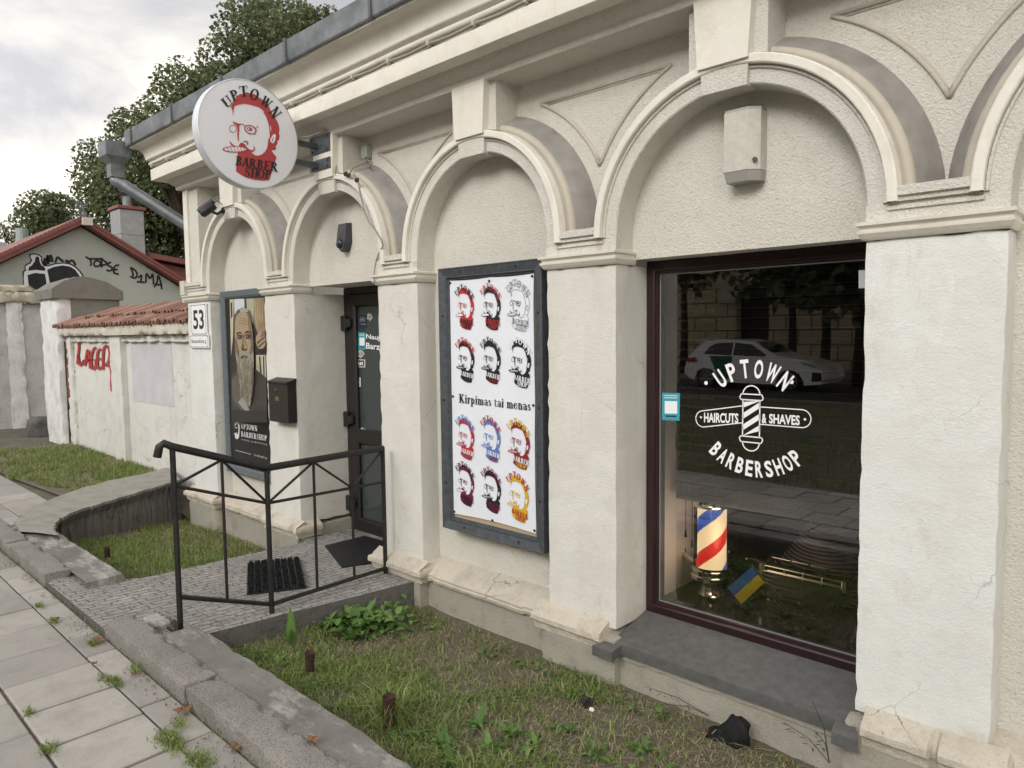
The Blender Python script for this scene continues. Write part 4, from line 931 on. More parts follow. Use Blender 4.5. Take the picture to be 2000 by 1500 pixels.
pl_=bpy.data.lights.new('pole_fill','POINT'); pl_.energy=1.1; pl_.shadow_soft_size=.10; pl_.color=(1.,.74,.48); po_=bpy.data.objects.new('pole_fill',pl_); COL.objects.link(po_); po_.location=(pc.x+.16,pc.y-.13,pc.z+h0+.24); po_.parent=None  # added fill light outside the pole, brightens the flag and typewriter
bl=thing('venetian_blind',(-1.5,.50,.38),'dark venetian blind pulled most of the way down behind the shop window','blind')
zb0=PY(1300,985,.50).z+.06; x0,x1=-2.02,-.94
g=MB(); z=.34; slm=[flat('dark blind slat',(.030,.031,.031),.45,0,.5),flat('lit slat edge',(.16,.16,.16),.4,0,.5)]  # paler strips paint in the light caught along the slat edges
while z>zb0+.10:
    g.add([(x0,.485,z-.019),(x1,.485,z-.019),(x1,.512,z+.021),(x0,.512,z+.021),(x0,.4835,z-.0185),(x1,.4835,z-.0185)],[[0,1,2,3]]); g.k=1; g.add([(x0,.4832,z-.0205),(x1,.4832,z-.0205),(x1,.4836,z-.0182),(x0,.4836,z-.0182)],[[0,1,2,3]]); g.k=0; z-=.052
g.build('slats',slm,bl)
g=MB()
for k in range(9): g.box(x0,x1,.470+.002*(k%2),.525,zb0+.022+k*.0085,zb0+.0275+k*.0085)
g.bbox(x0,x1,.468,.528,zb0-.006,zb0+.019,.003); g.build('slat_stack',flat('dark blind stack',(.15,.152,.155),.5,0,.4,.15,30),bl)
g=MB()
for x in (x0+.13,x1-.13): g.tube([(x,.482,.35),(x,.482,zb0)],.0016,5)
g.build('ladder_cord',M['ink'],bl)
g=MB(); g.tube([(x0+.10,.475,.35),(x0+.10,.475,-1.15)],.0022,5); g.tube([(x0+.10,.475,-1.15),(x0+.10,.475,-1.19)],[.004,.009],8); g.tube([(x0+.06,.475,.35),(x0+.06,.475,-1.10)],.0022,5); g.tube([(x0+.06,.475,-1.10),(x0+.06,.475,-1.14)],[.004,.009],8); g.build('pull_cord',M['black'],bl)
g=MB(); g.bbox(x0,x1,.465,.53,.355,.395,.004); g.build('head_rail',M['frame'],bl)

# typewriter
tw=V((-1.42,.70,ZB)); tt=thing('typewriter',tw,'old black typewriter with nickel carriage behind the shop window glass','typewriter')
ux=V((.97,.0,0)); 
def tb(g,x0,x1,y0,y1,z0,z1,b=.006): g.bbox(tw.x+x0,tw.x+x1,tw.y+y0,tw.y+y1,tw.z+z0,tw.z+z1,b)
g=MB(); tb(g,-.15,.19,-.06,.22,.0,.035); g.prism([tw+V((-.15,-.05,.03)),tw+V((-.15,.22,.03)),tw+V((-.15,.22,.13)),tw+V((-.15,.08,.13)),tw+V((-.15,-.05,.075))],(.34,0,0)); tb(g,-.15,.02,-.02,.03,.075,.10,.01); tb(g,.05,.19,-.02,.03,.075,.10,.01); g.build('body',flat('black enamel',(.05,.05,.052),.25),tt)
g=MB(); g.cyl(tw+V((-.22,.10,.165)),(1,0,0),.022,.44,16); g.cyl(tw+V((-.25,.10,.165)),(1,0,0),.028,.025,14); g.cyl(tw+V((.225,.10,.165)),(1,0,0),.028,.025,14); g.build('platen',M['blackmat'],tt,True,40)
g=MB()
for y,z,r in ((.06,.175,.004),(.075,.145,.005),(.15,.20,.004),(.045,.15,.003)): g.cyl(tw+V((-.21,y,z)),(1,0,0),r,.42,8)
for x in (-.21,-.10,.0,.10,.20): g.tube([tw+V((x,.05,.14)),tw+V((x,.06,.178)),tw+V((x,.15,.203))],.0035,6)
tb(g,-.235,-.215,.04,.17,.125,.185,.003); tb(g,.205,.225,.04,.17,.125,.185,.003); g.tube([tw+V((-.235,.08,.18)),tw+V((-.28,.05,.20)),tw+V((-.29,.0,.21))],.005,6); g.tube([tw+V((.225,.08,.18)),tw+V((.27,.12,.21)),tw+V((.29,.14,.235))],.004,6); g.build('carriage_rails',flat('tarnished nickel',(.62,.60,.54),.3,.8),tt)
g=MB(); q=tw+V((.0,-.0502,.045)); put(g,sans('ROYAL',.02),q+V((-.035,-.0008,0)),q+V((.035,-.0008,0)),q+V((-.035,-.0008,.018))); g.build('lettering',M['brass'],tt)
g=MB()
for r in range(4):
    for k in range(9): g.cyl(tw+V((-.11+k*.032+r*.008,-.075-r*.024,.055-r*.009)),(0,-.25,1),.011,.005,10)
g.build('keys',M['blackmat'],tt)
# flag
fp=[PY(a,b,.41) for a,b in ((1421,1148),(1469,1106),(1493,1138),(1448,1180))]; fm=[(fp[0]+fp[3])/2,(fp[1]+fp[2])/2]
fl=thing('small_flag',fp[2],'small blue and yellow paper flag leaning in front of the barber pole','flag')
MB().prism([fp[0],fp[1],fm[1],fm[0]],(0,.001,0)).build('blue_band',flat('flag blue',(.02,.19,.75),.5),fl)
MB().prism([fm[0],fm[1],fp[2],fp[3]],(0,.001,0)).build('yellow_band',flat('flag yellow',(.85,.75,.03),.5),fl)
d=(fp[2]-fp[1]); MB().tube([fp[1]-d*.06+V((0,.004,0)),fp[2]+d*1.1+V((0,.05,0))],.003,6).build('stick',flat('flag stick',(.4,.33,.2),.5),fl)
# striped cloth hump
g=MB(); nx,ny=40,24; vs=[]
c0=V((-1.30,1.16,ZB-.06))
for j in range(ny+1):
    for i in range(nx+1):
        u,v=i/nx,j/ny; x=-1.86+1.0*u; y=.88+.55*v
        top=.46*math.exp(-((u-.40)/.27)**2)+.16*math.exp(-((u-.85)/.2)**2)
        z=c0.z+.02+top*(1-math.exp(-v*4.2))+.02*math.sin(u*17+v*4)+.015*noise.noise(V((u*7,v*7,3)))
        vs.append((x,y+.04*math.sin(u*6),z))
g.add(vs,[[j*(nx+1)+i,j*(nx+1)+i+1,(j+1)*(nx+1)+i+1,(j+1)*(nx+1)+i] for j in range(ny) for i in range(nx)])
m_,nt_,b_=newmat('striped cloth'); T=NT(nt_); wv=T.n('ShaderNodeTexWave',wave_type='BANDS',bands_direction='Z'); wv.inputs['Scale'].default_value=17; wv.inputs['Distortion'].default_value=3.; wv.inputs['Detail Scale'].default_value=.4; T.l(T.pos,wv.inputs['Vector']); T.l(T.ramp(wv.outputs['Fac'],[(.45,(.05,.05,.056)),(.6,(.32,.31,.33))]),b_.inputs['Base Color']); b_.inputs['Roughness'].default_value=.8
cl_=g.build('striped_cloth',m_,None,True); sm=cl_.modifiers.new('thick','SOLIDIFY'); sm.thickness=.008; tag(cl_,'dark striped cloth draped in a hump behind the typewriter','cloth')
# books
bcol=[((.07,.03,.05),'dark red'),((.28,.31,.34),'pale grey'),((.25,.20,.12),'tan'),((.10,.11,.11),'charcoal')]
for k,(c,nm) in enumerate(bcol):
    q=PY(1653+k*9,1252+k*3,.47); 
    b=thing('book',(q.x,.5,ZB),'thin leaning book with %s cover at the window edge'%nm,'book','books leaning in the shop window')
    lean=V((.085,0,.24-.02*k)); 
    p0=V((-1.085+k*.032,.45,ZB)); cv=flat('book cover '+nm,c,.5)
    MB().prism([p0,p0+V((.022,0,0)),p0+V((.022,0,0))+lean,p0+lean],(0,.17,0)).build('cover',cv,b)
    p1=p0+V((.004,-.0015,.004)); MB().prism([p1,p1+V((.014,0,0)),p1+V((.014,0,0))+lean*.97,p1+lean*.97],(0,.15,0)).build('pages',flat('paper',(.5,.47,.4),.7),b)

# ================================================================== GROUND
def rectsheet(g,x0,x1,y0,y1,z): g.add([(x0,y0,z),(x1,y0,z),(x1,y1,z),(x0,y1,z)],[[0,1,2,3]])
m_,nt_,b_=newmat('ground earth'); T=NT(nt_); T.l(T.mix(T.ramp(T.noise(2.2,6,.7),[(.4,0.),(.65,1.)]),(.145,.125,.10),(.075,.080,.045)),b_.inputs['Base Color']); b_.inputs['Roughness'].default_value=.95; T.l(T.bump(T.noise(25,6,.7),.8,.03),b_.inputs['Normal']); M['earth']=m_
g=MB()
rectsheet(g,-160,160,-12.6,-3.62,-1.625); rectsheet(g,-160,160,-160,-20.4,-1.62); rectsheet(g,-160,-8.55,-1.80,160,-1.622); rectsheet(g,1.6,160,-1.80,160,-1.622); rectsheet(g,-8.55,1.6,5,160,-1.622); rectsheet(g,-8.55,-7.2,.30,5,-1.622); g.poly([(x,y,-1.622) for x,y in ((-8.56,-1.80),(-6.9,-1.80),(-7.0,-1.62),(-7.4,-1.42),(-7.75,-1.14),(-8.05,-.82),(-8.24,-.46),(-8.36,-.10),(-8.56,.2))]); g.poly([(-8.56,-.02,-1.63),(-7.2,-.02,-1.95),(-7.2,.4,-1.95),(-8.56,.4,-1.63)])
gr=g.build('ground',M['earth']); tag(gr,kind='structure')
g=MB(); rectsheet(g,-160,160,-20.4,-12.6,-1.76); rd=g.build('road',flat('asphalt',(.05,.05,.052),.85,0,.3,.25,3,.5,60)); tag(rd,kind='structure')
for y_ in (-20.46,-12.64):
    kb=MB().bbox(-90,60,y_-.06,y_+.06,-1.9,-1.60,.012).build('kerb',flat('street kerb',(.25,.24,.23),.9,0,.2,.2,4)); tag(kb,kind='structure')
# pavement of square slabs with sand joints
def islandmat(name,stops,speck=.3,rough=.85,bs=90,extra=None):
    m,nt,b=newmat(name); T=NT(nt); gg=T.n('ShaderNodeNewGeometry'); c=T.ramp(gg.outputs['Random Per Island'],stops)
    c=T.mix(T.ramp(T.noise(4,6,.7),[(.45,0.),(.75,.55)]),c,tuple(x*.62 for x in stops[0][1]))
    c=T.mix(T.ramp(T.noise(150,3),[(.28,speck),(.40,0.)]),c,tuple(x*.35 for x in stops[0][1])); c=T.mix(T.ramp(T.noise(190,3),[(.66,0.),(.74,speck)]),c,(.6,.58,.55))
    T.l(c,b.inputs['Base Color']); b.inputs['Roughness'].default_value=rough; b.inputs['Specular IOR Level'].default_value=.2
    T.l(T.bump(T.noise(bs,5,.7),.5,.004),b.inputs['Normal']); return m
M['slab']=islandmat('pavement slab',[(0.,(.285,.270,.25)),(.5,(.35,.333,.308)),(1.,(.415,.395,.366))])
g=MB(); ys=[-1.953,-2.322,-2.69,-3.06,-3.43,-3.60]
for a,b in zip(ys,ys[1:]):
    x=-24+.17*(ys.index(a)%2)+.035
    while x<3.5:
        j=random.uniform(-.003,.003); t=(random.uniform(-.006,.006),random.uniform(-.005,.005)); i0=len(g.v)
        g.bbox(x+.0055+random.random()*.002,x+.347,b+.0055,a-.0055,-1.66,-1.600+j,.006)
        for v in g.v[i0:]: v.z+=t[0]*(v.x-x)/.35+t[1]*(v.y-a)/.35
        x+=.3525
for a,b in ((-1.806,-1.455),(-1.455,-1.10)):
    x=-14.
    while x<-7.6+.3*(a<-1.5)-.35:
        g.bbox(x+.004,x+.348,a+.004,b-.004,-1.66,-1.602+random.uniform(-.004,.002),.005); x+=.3525
x=-24.
while x<3.5:
    w=random.choice((.30,.36,.42)); j=random.uniform(-.006,.0); g.bbox(x+.004,x+w-.004,-1.949,-1.812,-1.66,-1.603+j,.006); x+=w
pv=g.build('pavement',M['slab']); tag(pv,kind='structure')
g=MB(); rectsheet(g,-24,3.5,-3.62,-1.78,-1.612); rectsheet(g,-14,-7.9,-1.78,-1.1,-1.612); jt=g.build('pavement_joints',flat('joint sand',(.095,.082,.064),.95,0,.2,.4,30,.6,60)); tag(jt,kind='structure')
# granite-like kerb stones and the stained concrete strip behind them
m_,nt_,b_=newmat('kerb concrete'); T=NT(nt_)
c=T.mix(T.ramp(T.noise(3,5,.7),[(.4,0.),(.7,1.)]),(.25,.235,.215),(.18,.17,.157)); c=T.mix(T.ramp(T.noise(130,2),[(.33,.75),(.47,0.)]),c,(.06,.055,.052)); c=T.mix(T.ramp(T.noise(160,2),[(.6,0.),(.7,.8)]),c,(.42,.40,.37))
T.l(c,b_.inputs['Base Color']); b_.inputs['Roughness'].default_value=.9; T.l(T.bump(T.noise(120,4),.8,.006),b_.inputs['Normal']); M['kerb']=m_
for k,(a,b) in enumerate(((-7.25,-6.36),(-6.35,-5.31),(-4.165,-3.125),(-3.105,-1.98),(-1.965,-.6),(-.59,1.6))):
    g=MB(); dz=random.uniform(-.006,.006); g.rough(a,b,-1.805,-1.655,-1.75,-1.523+dz,.03,.0035,11,.014,.006,k*2.2)
    kb=g.build('kerb',M['kerb'],None,True,60); tag(kb,kind='structure')
m_,nt_,b_=newmat('stained concrete'); T=NT(nt_)
c=T.mix(T.ramp(T.noise(2.5,5,.7),[(.4,0.),(.65,1.)]),(.20,.19,.17),(.13,.125,.115)); c=T.mix(T.ramp(T.noise(60,3),[(.3,.5),(.42,0.)]),c,(.06,.055,.05)); 
wv=T.noise(1,7,.72,T.scalevec((3.2,8,5))); c=T.mix(T.ramp(wv,[(.48,0.),(.64,.75)]),c,(.48,.465,.43)); T.l(c,b_.inputs['Base Color']); b_.inputs['Roughness'].default_value=.9; T.l(T.bump(T.noise(80,5,.7),.7,.006),b_.inputs['Normal']); M['conc']=m_
def band(name,x0,x1,y0,ye,zt,zb,mat,seed=0):   # strip with a ragged inner edge
    n=max(2,int((x1-x0)/.05)); vs=[]; 
    for k in range(n+1):
        x=x0+(x1-x0)*k/n; e=ye(x)+.018*noise.noise(V((x*5,seed,0)))+.012*noise.noise(V((x*17,seed,4)))
        zz=zt+.004*noise.noise(V((x*3,seed,8)))
        vs+=[(x,y0,zz),(x,(y0+e)/2,zz+.003*noise.noise(V((x*7,1,seed)))),(x,e-.015,zz),(x,e,zz-.018),(x,e-.01+.015*noise.noise(V((x*6,2,seed))),zb)]
    fs=[[5*k+j,5*k+5+j,5*k+6+j,5*k+1+j] for k in range(n) for j in range(4)]+[[0,1,2,3,4],[5*n+j for j in range(5)]]
    o=MB().add(vs,fs).build(name,mat); tag(o,kind='structure'); return o
band('kerb_strip',-3.78,1.6,-1.66,lambda x:-1.46-.03*max(0,min(1,(x+2.3)/.6)) ,-1.541,-2.0,M['conc'],1)
band('kerb_strip',-6.95,-4.98,-1.66,lambda x:-1.43+.0*x,-1.541,-2.0,M['conc'],2)
# ramp
m_,nt_,b_=newmat('ramp setts'); T=NT(nt_)
mp_=T.n('ShaderNodeMapping'); mp_.inputs['Rotation'].default_value=(0,0,math.radians(88)); T.l(T.pos,mp_.inputs['Vector'])
nz=T.n('ShaderNodeTexNoise'); nz.inputs['Scale'].default_value=14; nz.inputs['Detail'].default_value=5; T.l(T.pos,nz.inputs['Vector'])
va=T.n('ShaderNodeVectorMath',operation='MULTIPLY_ADD'); va.inputs[1].default_value=(.04,.04,.04); T.l(nz.outputs['Color'],va.inputs[0]); T.l(mp_.outputs[0],va.inputs[2])
bk=T.n('ShaderNodeTexBrick'); bk.inputs['Scale'].default_value=1; bk.inputs['Mortar Size'].default_value=.0042; bk.inputs['Mortar Smooth'].default_value=.35; bk.inputs['Brick Width'].default_value=.125; bk.inputs['Row Height'].default_value=.052; bk.offset=.37
bk.inputs['Color1'].default_value=(.41,.392,.365,1); bk.inputs['Color2'].default_value=(.34,.325,.303,1); bk.inputs['Mortar'].default_value=(.09,.085,.078,1); T.l(va.outputs[0],bk.inputs['Vector'])
c=T.mix(T.ramp(T.noise(3,5,.7),[(.35,0.),(.7,.6)]),bk.outputs['Color'],(.15,.145,.135)); c=T.mix(T.ramp(T.noise(38,4,.7),[(.34,.85),(.47,0.)]),c,(.085,.08,.073)); c=T.mix(T.ramp(T.noise(60,4,.7),[(.56,0.),(.72,.7)]),c,(.47,.455,.43))
T.l(c,b_.inputs['Base Color']); b_.inputs['Roughness'].default_value=.88
inv=T.n('ShaderNodeMath',operation='SUBTRACT'); inv.inputs[0].default_value=1; T.l(bk.outputs['Fac'],inv.inputs[1])
T.l(T.bump(T.noise(45,5,.75),.9,.012,T.bump(inv.outputs[0],.9,.010)),b_.inputs['Normal']); M['setts']=m_
dk=stucco('dark concrete side',(.17,.163,.152),(.075,.072,.066),40,1.,.02,.5,0,crack=1.)  # sides of ramp and garden wall, darker than their tops
rp=[(-5.46,-1.80),(-4.17,-1.80),(-4.17,-1.655),(-3.79,-1.655),(-3.745,-1.42),(-3.70,-.06),(-4.10,-.02),(-4.10,.5),(-5.24,.5),(-5.24,-.02),(-5.09,-.06),(-5.05,-.55),(-5.0,-.95),(-4.97,-1.32),(-5.02,-1.44),(-5.30,-1.52)]
g=MB(); g.k=0; g.poly([(x,y,pzf(y)) for x,y in rp]); g.k=1; n=len(rp)
for k in range(n):
    a,b=rp[k],rp[(k+1)%n]; g.poly([(a[0],a[1],pzf(a[1])),(b[0],b[1],pzf(b[1])),(b[0],b[1],-2.1),(a[0],a[1],-2.1)])
ra=g.build('ramp_path',[M['setts'],dk]); tag(ra,kind='structure')
th=MB(); th.box(-5.23,-4.11,.02,.47,-1.75,-1.682); o=th.build('threshold',M['conc']); tag(o,kind='structure')
# broken stone and socket at the foot of the railing
bs=MB(); q=ramp_pt(325,1225); bs.rough(q.x-.17,q.x+.03,q.y-.07,q.y+.03,q.z-.03,q.z+.035,.015,.006,22,.03,.004,6.); bs.rough(q.x+.00,q.x+.12,q.y-.10,q.y-.06,q.z-.03,q.z+.02,.015,.004,22,.02,.004,2.); 
o=bs.build('broken_stone',M['conc'],None,True); tag(o,'broken lump of concrete at the foot of the railing post','stone')
# sunken gardens
def gz(x,y):
    if x>-4.4: z=-1.70-.14*max(0,min(1.1,(y+1.5)/1.5))-.02*max(0,x+2)
    else: z=-1.74-.16*max(0,min(1.1,(y+1.5)/1.5))-.02*max(0,-x-6)
    return z+.018*noise.noise(V((x*2.3,y*2.3,0)))+.008*noise.noise(V((x*9,y*9,0)))
m_,nt_,b_=newmat('garden soil'); T=NT(nt_); c=T.mix(T.ramp(T.noise(5,6,.7),[(.4,0.),(.62,1.)]),(.20,.17,.13),(.14,.13,.075)); c=T.mix(T.ramp(T.noise(60,5,.8),[(.5,0.),(.7,.8)]),c,(.30,.255,.19)); T.l(c,b_.inputs['Base Color']); b_.inputs['Roughness'].default_value=.95; T.l(T.bump(T.noise(70,6,.8),1.,.02),b_.inputs['Normal']); M['soil']=m_
def soil(x0,x1,y0,y1,st=.06):
    nx=int((x1-x0)/st); ny=int((y1-y0)/st); g=MB(); vs=[]
    for j in range(ny+1):
        for i in range(nx+1): x=x0+(x1-x0)*i/nx; y=y0+(y1-y0)*j/ny; vs.append((x,y,gz(x,y)))
    g.add(vs,[[j*(nx+1)+i,j*(nx+1)+i+1,(j+1)*(nx+1)+i+1,(j+1)*(nx+1)+i] for j in range(ny) for i in range(nx)])
    o=g.build('garden_ground',M['soil'],None,True); tag(o,kind='structure')
soil(-3.76,1.6,-1.50,.10); soil(-8.5,-5.0,-1.50,.30)
# curved low wall of the left garden
inn=[(-7.66,.0),(-7.60,-.12),(-7.38,-.46),(-7.20,-.78),(-7.02,-1.10),(-6.80,-1.32),(-6.55,-1.44),(-6.22,-1.50)]
out=[(-8.52,.20),(-8.36,-.10),(-8.24,-.46),(-8.05,-.82),(-7.75,-1.14),(-7.40,-1.42),(-7.0,-1.62),(-6.60,-1.66)]
def dens(pl,n):
    o=[]
    for k in range(n+1):
        t=k/n*(len(pl)-1); i=min(int(t),len(pl)-2); f=t-i; o.append((pl[i][0]+(pl[i+1][0]-pl[i][0])*f,pl[i][1]+(pl[i+1][1]-pl[i][1])*f))
    return o
I,O=dens(inn,120),dens(out,120); g=MB(); vs=[]; w=8
for k,(a,b) in enumerate(zip(I,O)):
    k=k*.4
    e=.035*noise.noise(V((k*.35,0,0)))+.03*noise.noise(V((k*1.1,3,0)))+.02*noise.noise(V((k*3.1,3,0))); d=V((a[0]-b[0],a[1]-b[1],0)).normalized()
    P=lambda t,z,o=0: (b[0]+(a[0]-b[0])*t+d.x*o,b[1]+(a[1]-b[1])*t+d.y*o,z)
    zt0=-1.505+.008*noise.noise(V((k*.3,5,0)))
    vs+=[P(0,-1.66,0),P(0,zt0-.006),P(.5,zt0+.003),P(1,zt0,e-.01),P(1,zt0-.02,e+.004),P(1,-1.60,e-.045+.06*noise.noise(V((k*1.3,9,0)))),P(1,-1.72,-.02+.045*noise.noise(V((k*1.1,12,0)))),P(1,-2.1,.015)]
g.add(vs,[[k*w+j,k*w+j+1,(k+1)*w+j+1,(k+1)*w+j] for k in range(120) for j in range(w-1)])
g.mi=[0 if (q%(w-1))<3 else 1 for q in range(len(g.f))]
cw=g.build('garden_wall',[stucco('worn concrete coping',(.33,.315,.28),(.20,.19,.165),70,.8,.008,.45,0,crack=1.,dirtlo=.44),dk]); tag(cw,'low curved concrete retaining wall around the sunken lawn','garden wall')

# ================================================================== GRASS, WEEDS, LITTER
def blades(name,pts,h,w,mat,lean=.5,label=None):
    # pts Nx3 roots ; bent two-segment blades
    N=len(pts); pts=np.asarray(pts,dtype=np.float32); a=rng.uniform(0,2*np.pi,N); hh=h*rng.uniform(.45,1.25,N); ww=w*rng.uniform(.6,1.3,N)
    dr=np.stack([np.cos(a),np.sin(a),0*a],1); b=rng.uniform(0,2*np.pi,N); ld=np.stack([np.cos(b),np.sin(b),0*b],1); L=np.abs(rng.normal(lean,.3,N))
    up_=np.array([0,0,1.])[None]
    mid_=pts+up_*(hh*.6)[:,None]+ld*(hh*L*.35)[:,None]; tip=pts+up_*(hh*np.clip(1-.45*L,.25,1))[:,None]+ld*(hh*L*.95)[:,None]
    s=dr*ww[:,None]/2
    vs=np.stack([pts-s,pts+s,mid_+s*.75,mid_-s*.75,tip+s*.1,tip-s*.1],1).reshape(-1,3)
    i=np.arange(N)[:,None]*6; fs=np.concatenate([i+np.array([[0,1,2,3]]),i+np.array([[3,2,4,5]])],1).reshape(-1,4)
    o=arrays(name,vs,fs,mat); tag(o,label,'grass' if label else None,kind='stuff'); return o
def scatter(n,x0,x1,y0,y1,keep):
    out=[]
    while len(out)<n:
        x=random.uniform(x0,x1); y=random.uniform(y0,y1)
        if random.random()<keep(x,y): out.append((x,y,gz(x,y)-.004))
    return out
dryf=lambda x,y: max(0,min(1,.42+1.5*noise.noise(V((x*1.6,y*2.2,2.)))+.75*max(0,min(1,(y+.85)/.5))+(.25 if -2.6<x<-1.2 and y>-1.0 else 0)))
rgt=lambda x,y: 1 if (y<-.02-.06*(x>-3.6)) else 0
ramp_gap=lambda x,y: 0 if x<-3.70 else 1
blades('grass',scatter(25000,-3.70,.4,-1.44,-.06,lambda x,y: ramp_gap(x,y)*(1-.93*dryf(x,y))*(.35+.65*(noise.noise(V((x*4,y*4,6)))>-.08))),.062,.0050,M['grass'],.9,'patchy green lawn in the sunken bed below the shop window')
blades('dry_grass',scatter(11000,-3.68,.4,-1.43,-.06,lambda x,y: (.22+.78*dryf(x,y))*(.3+.7*(noise.noise(V((x*5,y*5,9)))>-.1))),.040,.0038,M['grassdry'],1.5,'dry straw coloured grass along the foot of the building')
blades('grass',scatter(15000,-7.5,-5.04,-1.40,-.03,lambda x,y:(1-.6*dryf(x,y)) if (y>-1.3 or x>-6.3) and (x>-7.0 or y>-.6) else 0),.06,.006,M['grass'],.6,'small green lawn left of the ramp inside the curved wall')
blades('dry_grass',scatter(4000,-7.3,-5.05,-.75,.02,lambda x,y: dryf(x,y)),.045,.005,M['grassdry'],1.2,'dry grass at the foot of the leftmost pier')
vp=[]
while len(vp)<10500:
    x=random.uniform(-12.2,-7.6); y=random.uniform(-1.75,.17)
    e=-1.18-.42*(x+8.)/-3.9*0+.25*noise.noise(V((x*1.3,0,0)))-.0
    lim=-1.25+.10*(x+12)+.22*noise.noise(V((x*1.7,2,0)))
    if y<lim+.35*(x<-11): continue
    if noise.noise(V((x*2.2,y*2.6,3)))<-.16 and random.random()<.8: continue
    # outside of the curved wall
    t=min(range(121),key=lambda k:abs(O[k][1]-y)); 
    if x>O[t][0]-.02: continue
    vp.append((x,y,-1.60))
blades('dry_grass',[q for q in vp if noise.noise(V((q[0]*1.7,q[1]*2,8)))>.05],.06,.007,M['grassdry'],1.1,'dry straw grass mixed into the verge by the boundary wall')
blades('grass',vp,.075,.008,M['grass'],.6,'grass verge between the boundary wall and the curved coping')
g=MB(); pts=[(-12.3,.22),(-12.3,-.9),(-11.,-1.1),(-9.5,-1.05),(-8.0,-.95),(-8.3,-.2),(-8.5,.22)]
g.poly([(x,y,-1.597) for x,y in pts]); o=g.build('verge_soil',M['soil']); tag(o,kind='structure')
for k in range(1):
    tf=[]
    for (px,py,n,s) in ((330,1450,420,.05),(390,1490,260,.05),(205,1330,110,.03),(225,1335,130,.03),(182,1258,80,.025),(75,1185,60,.02),(105,1215,60,.02),(350,1415,60,.03),(265,1310,70,.03),(95,1465,90,.025),(60,1395,50,.02)):
        q=PZ(px,py,-1.602)
        for _ in range(n): tf.append((q.x+random.gauss(0,s),q.y+random.gauss(0,s*.45),-1.603))
    for x in np.arange(-14,1.5,.012): tf.append((x,-1.811+random.gauss(0,.006),-1.603)) if random.random()<.5 else None
    blades('grass',tf,.035,.004,M['grass'],.9,'little grass tufts growing in the pavement joints')
def leafblade(g,base,dirv,L,W,droop=.4,lobes=0):
    n=7; d=V(dirv).normalized(); s=d.cross(V((0,0,1)))
    if s.length<.05: s=V((1,0,0))
    s.normalize(); vs=[]; u=d.cross(s)*-1
    for k in range(n+1):
        t=k/n; p=V(base)+d*L*t+V((0,0,-droop*L*t*t)); wd=W*(math.sin(math.pi*(.06+.94*t)**.8)*.5+.06*(1-t))*(1+(.45 if k%2 else -.25)*lobes)
        vs+=[p-s*wd+V((0,0,wd*.25)),p,p+s*wd+V((0,0,wd*.25))]
    g.add(vs,[[3*k+j,3*k+j+1,3*k+4+j,3*k+3+j] for k in range(n) for j in (0,1)])
def weed(x,y,z,n,L,W,label,lobes=1,upright=.8,grp=None,name='dandelion_plant',cat='weed'):
    t=thing(name,(x,y,z),label,cat,grp); g=MB()
    for k in range(n):
        a=k*2.4+random.random()*1.8; e=upright*random.uniform(.25,2.2); leafblade(g,(x+random.gauss(0,.012),y+random.gauss(0,.012),z),(math.cos(a),math.sin(a),e),L*random.uniform(.4,1.2),W*random.uniform(.6,1.2),random.uniform(.2,.95),lobes*random.uniform(.3,1.2))
    g.build('leaves',M['weed'],t,True); return t
def gpt(px,py):
    z=-1.8
    for _ in range(8): q=PZ(px,py,z); z=gz(q.x,q.y)
    return V((q.x,q.y,z))
q=gpt(570,1262); t=thing('dock_plant',q,'tall upright dock plant with broad pale leaves against the ramp side','weed'); g=MB()
for d,L,W in (((-.10,.05,1),.25,.045),((.06,-.05,1),.20,.05),((.4,.1,.9),.15,.02),((.2,-.1,1),.13,.03),((-.3,-.2,.7),.12,.03)): leafblade(g,q,d,L,W,.12,.25)
g.build('leaves',M['weed'],t,True)
for k,(px,py,n,L,W,lab) in enumerate(((655,1226,16,.27,.040,'large leafy weed clump at the ramp corner nearest the post'),(700,1228,18,.28,.042,'large dandelion clump in the middle of the bed corner'),(745,1228,18,.26,.038,'leafy weed clump closest to the pier beside the ramp'),(690,1252,14,.20,.032,'low weed in front of the big leafy clumps'),
   (520,1278,5,.09,.02,'tiny weed at the far end of the concrete strip'),(545,1300,7,.11,.02,'small weed in front of the far rusty stump'),(600,1345,6,.10,.028,'round leaved weed hugging the far rusty stump'),(655,1385,8,.11,.022,'weed between the two rusty stumps along the concrete edge'),
   (775,1445,6,.12,.035,'broad leaved weed at the foot of the near rusty stump'),(815,1440,9,.12,.025,'ragged dandelion right of the near rusty stump'),(870,1460,11,.14,.027,'bright dandelion near the lower edge of the bed'),(930,1420,11,.15,.026,'bright dandelion in the middle of the lawn below the poster'),(905,1375,7,.09,.018,'small dandelion in the dry patch below the banner'),
   (960,1470,10,.13,.025,'dandelion at the bottom edge under the white pier'),(1040,1460,10,.13,.025,'dandelion in the lawn in front of the grey pier base'),(1100,1430,8,.12,.02,'small dandelion near the grey base of the middle pier'),(1160,1480,9,.12,.022,'dandelion in the lawn below the sill corner'),(1000,1440,9,.14,.025,'dandelion with upright leaves left of the pier base'),
   (890,1490,8,.11,.03,'broad leaved weed at the very bottom of the lawn'),(1250,1470,8,.10,.02,'dandelion left of the black rag'),(190,1025,6,.10,.03,'weed in the far corner under the curved wall'))):
    p=gpt(px,py); weed(p.x,p.y,p.z+.004,n+2,L*.88,W*1.05,lab,.8,.95,'weeds in the lawn')
q=PZ(300,940,-1.50); weed(q.x-.03,q.y,q.z-.06,7,.13,.035,'leafy weed growing out of the crack in the curved wall',.2,.4,'weeds in the lawn')
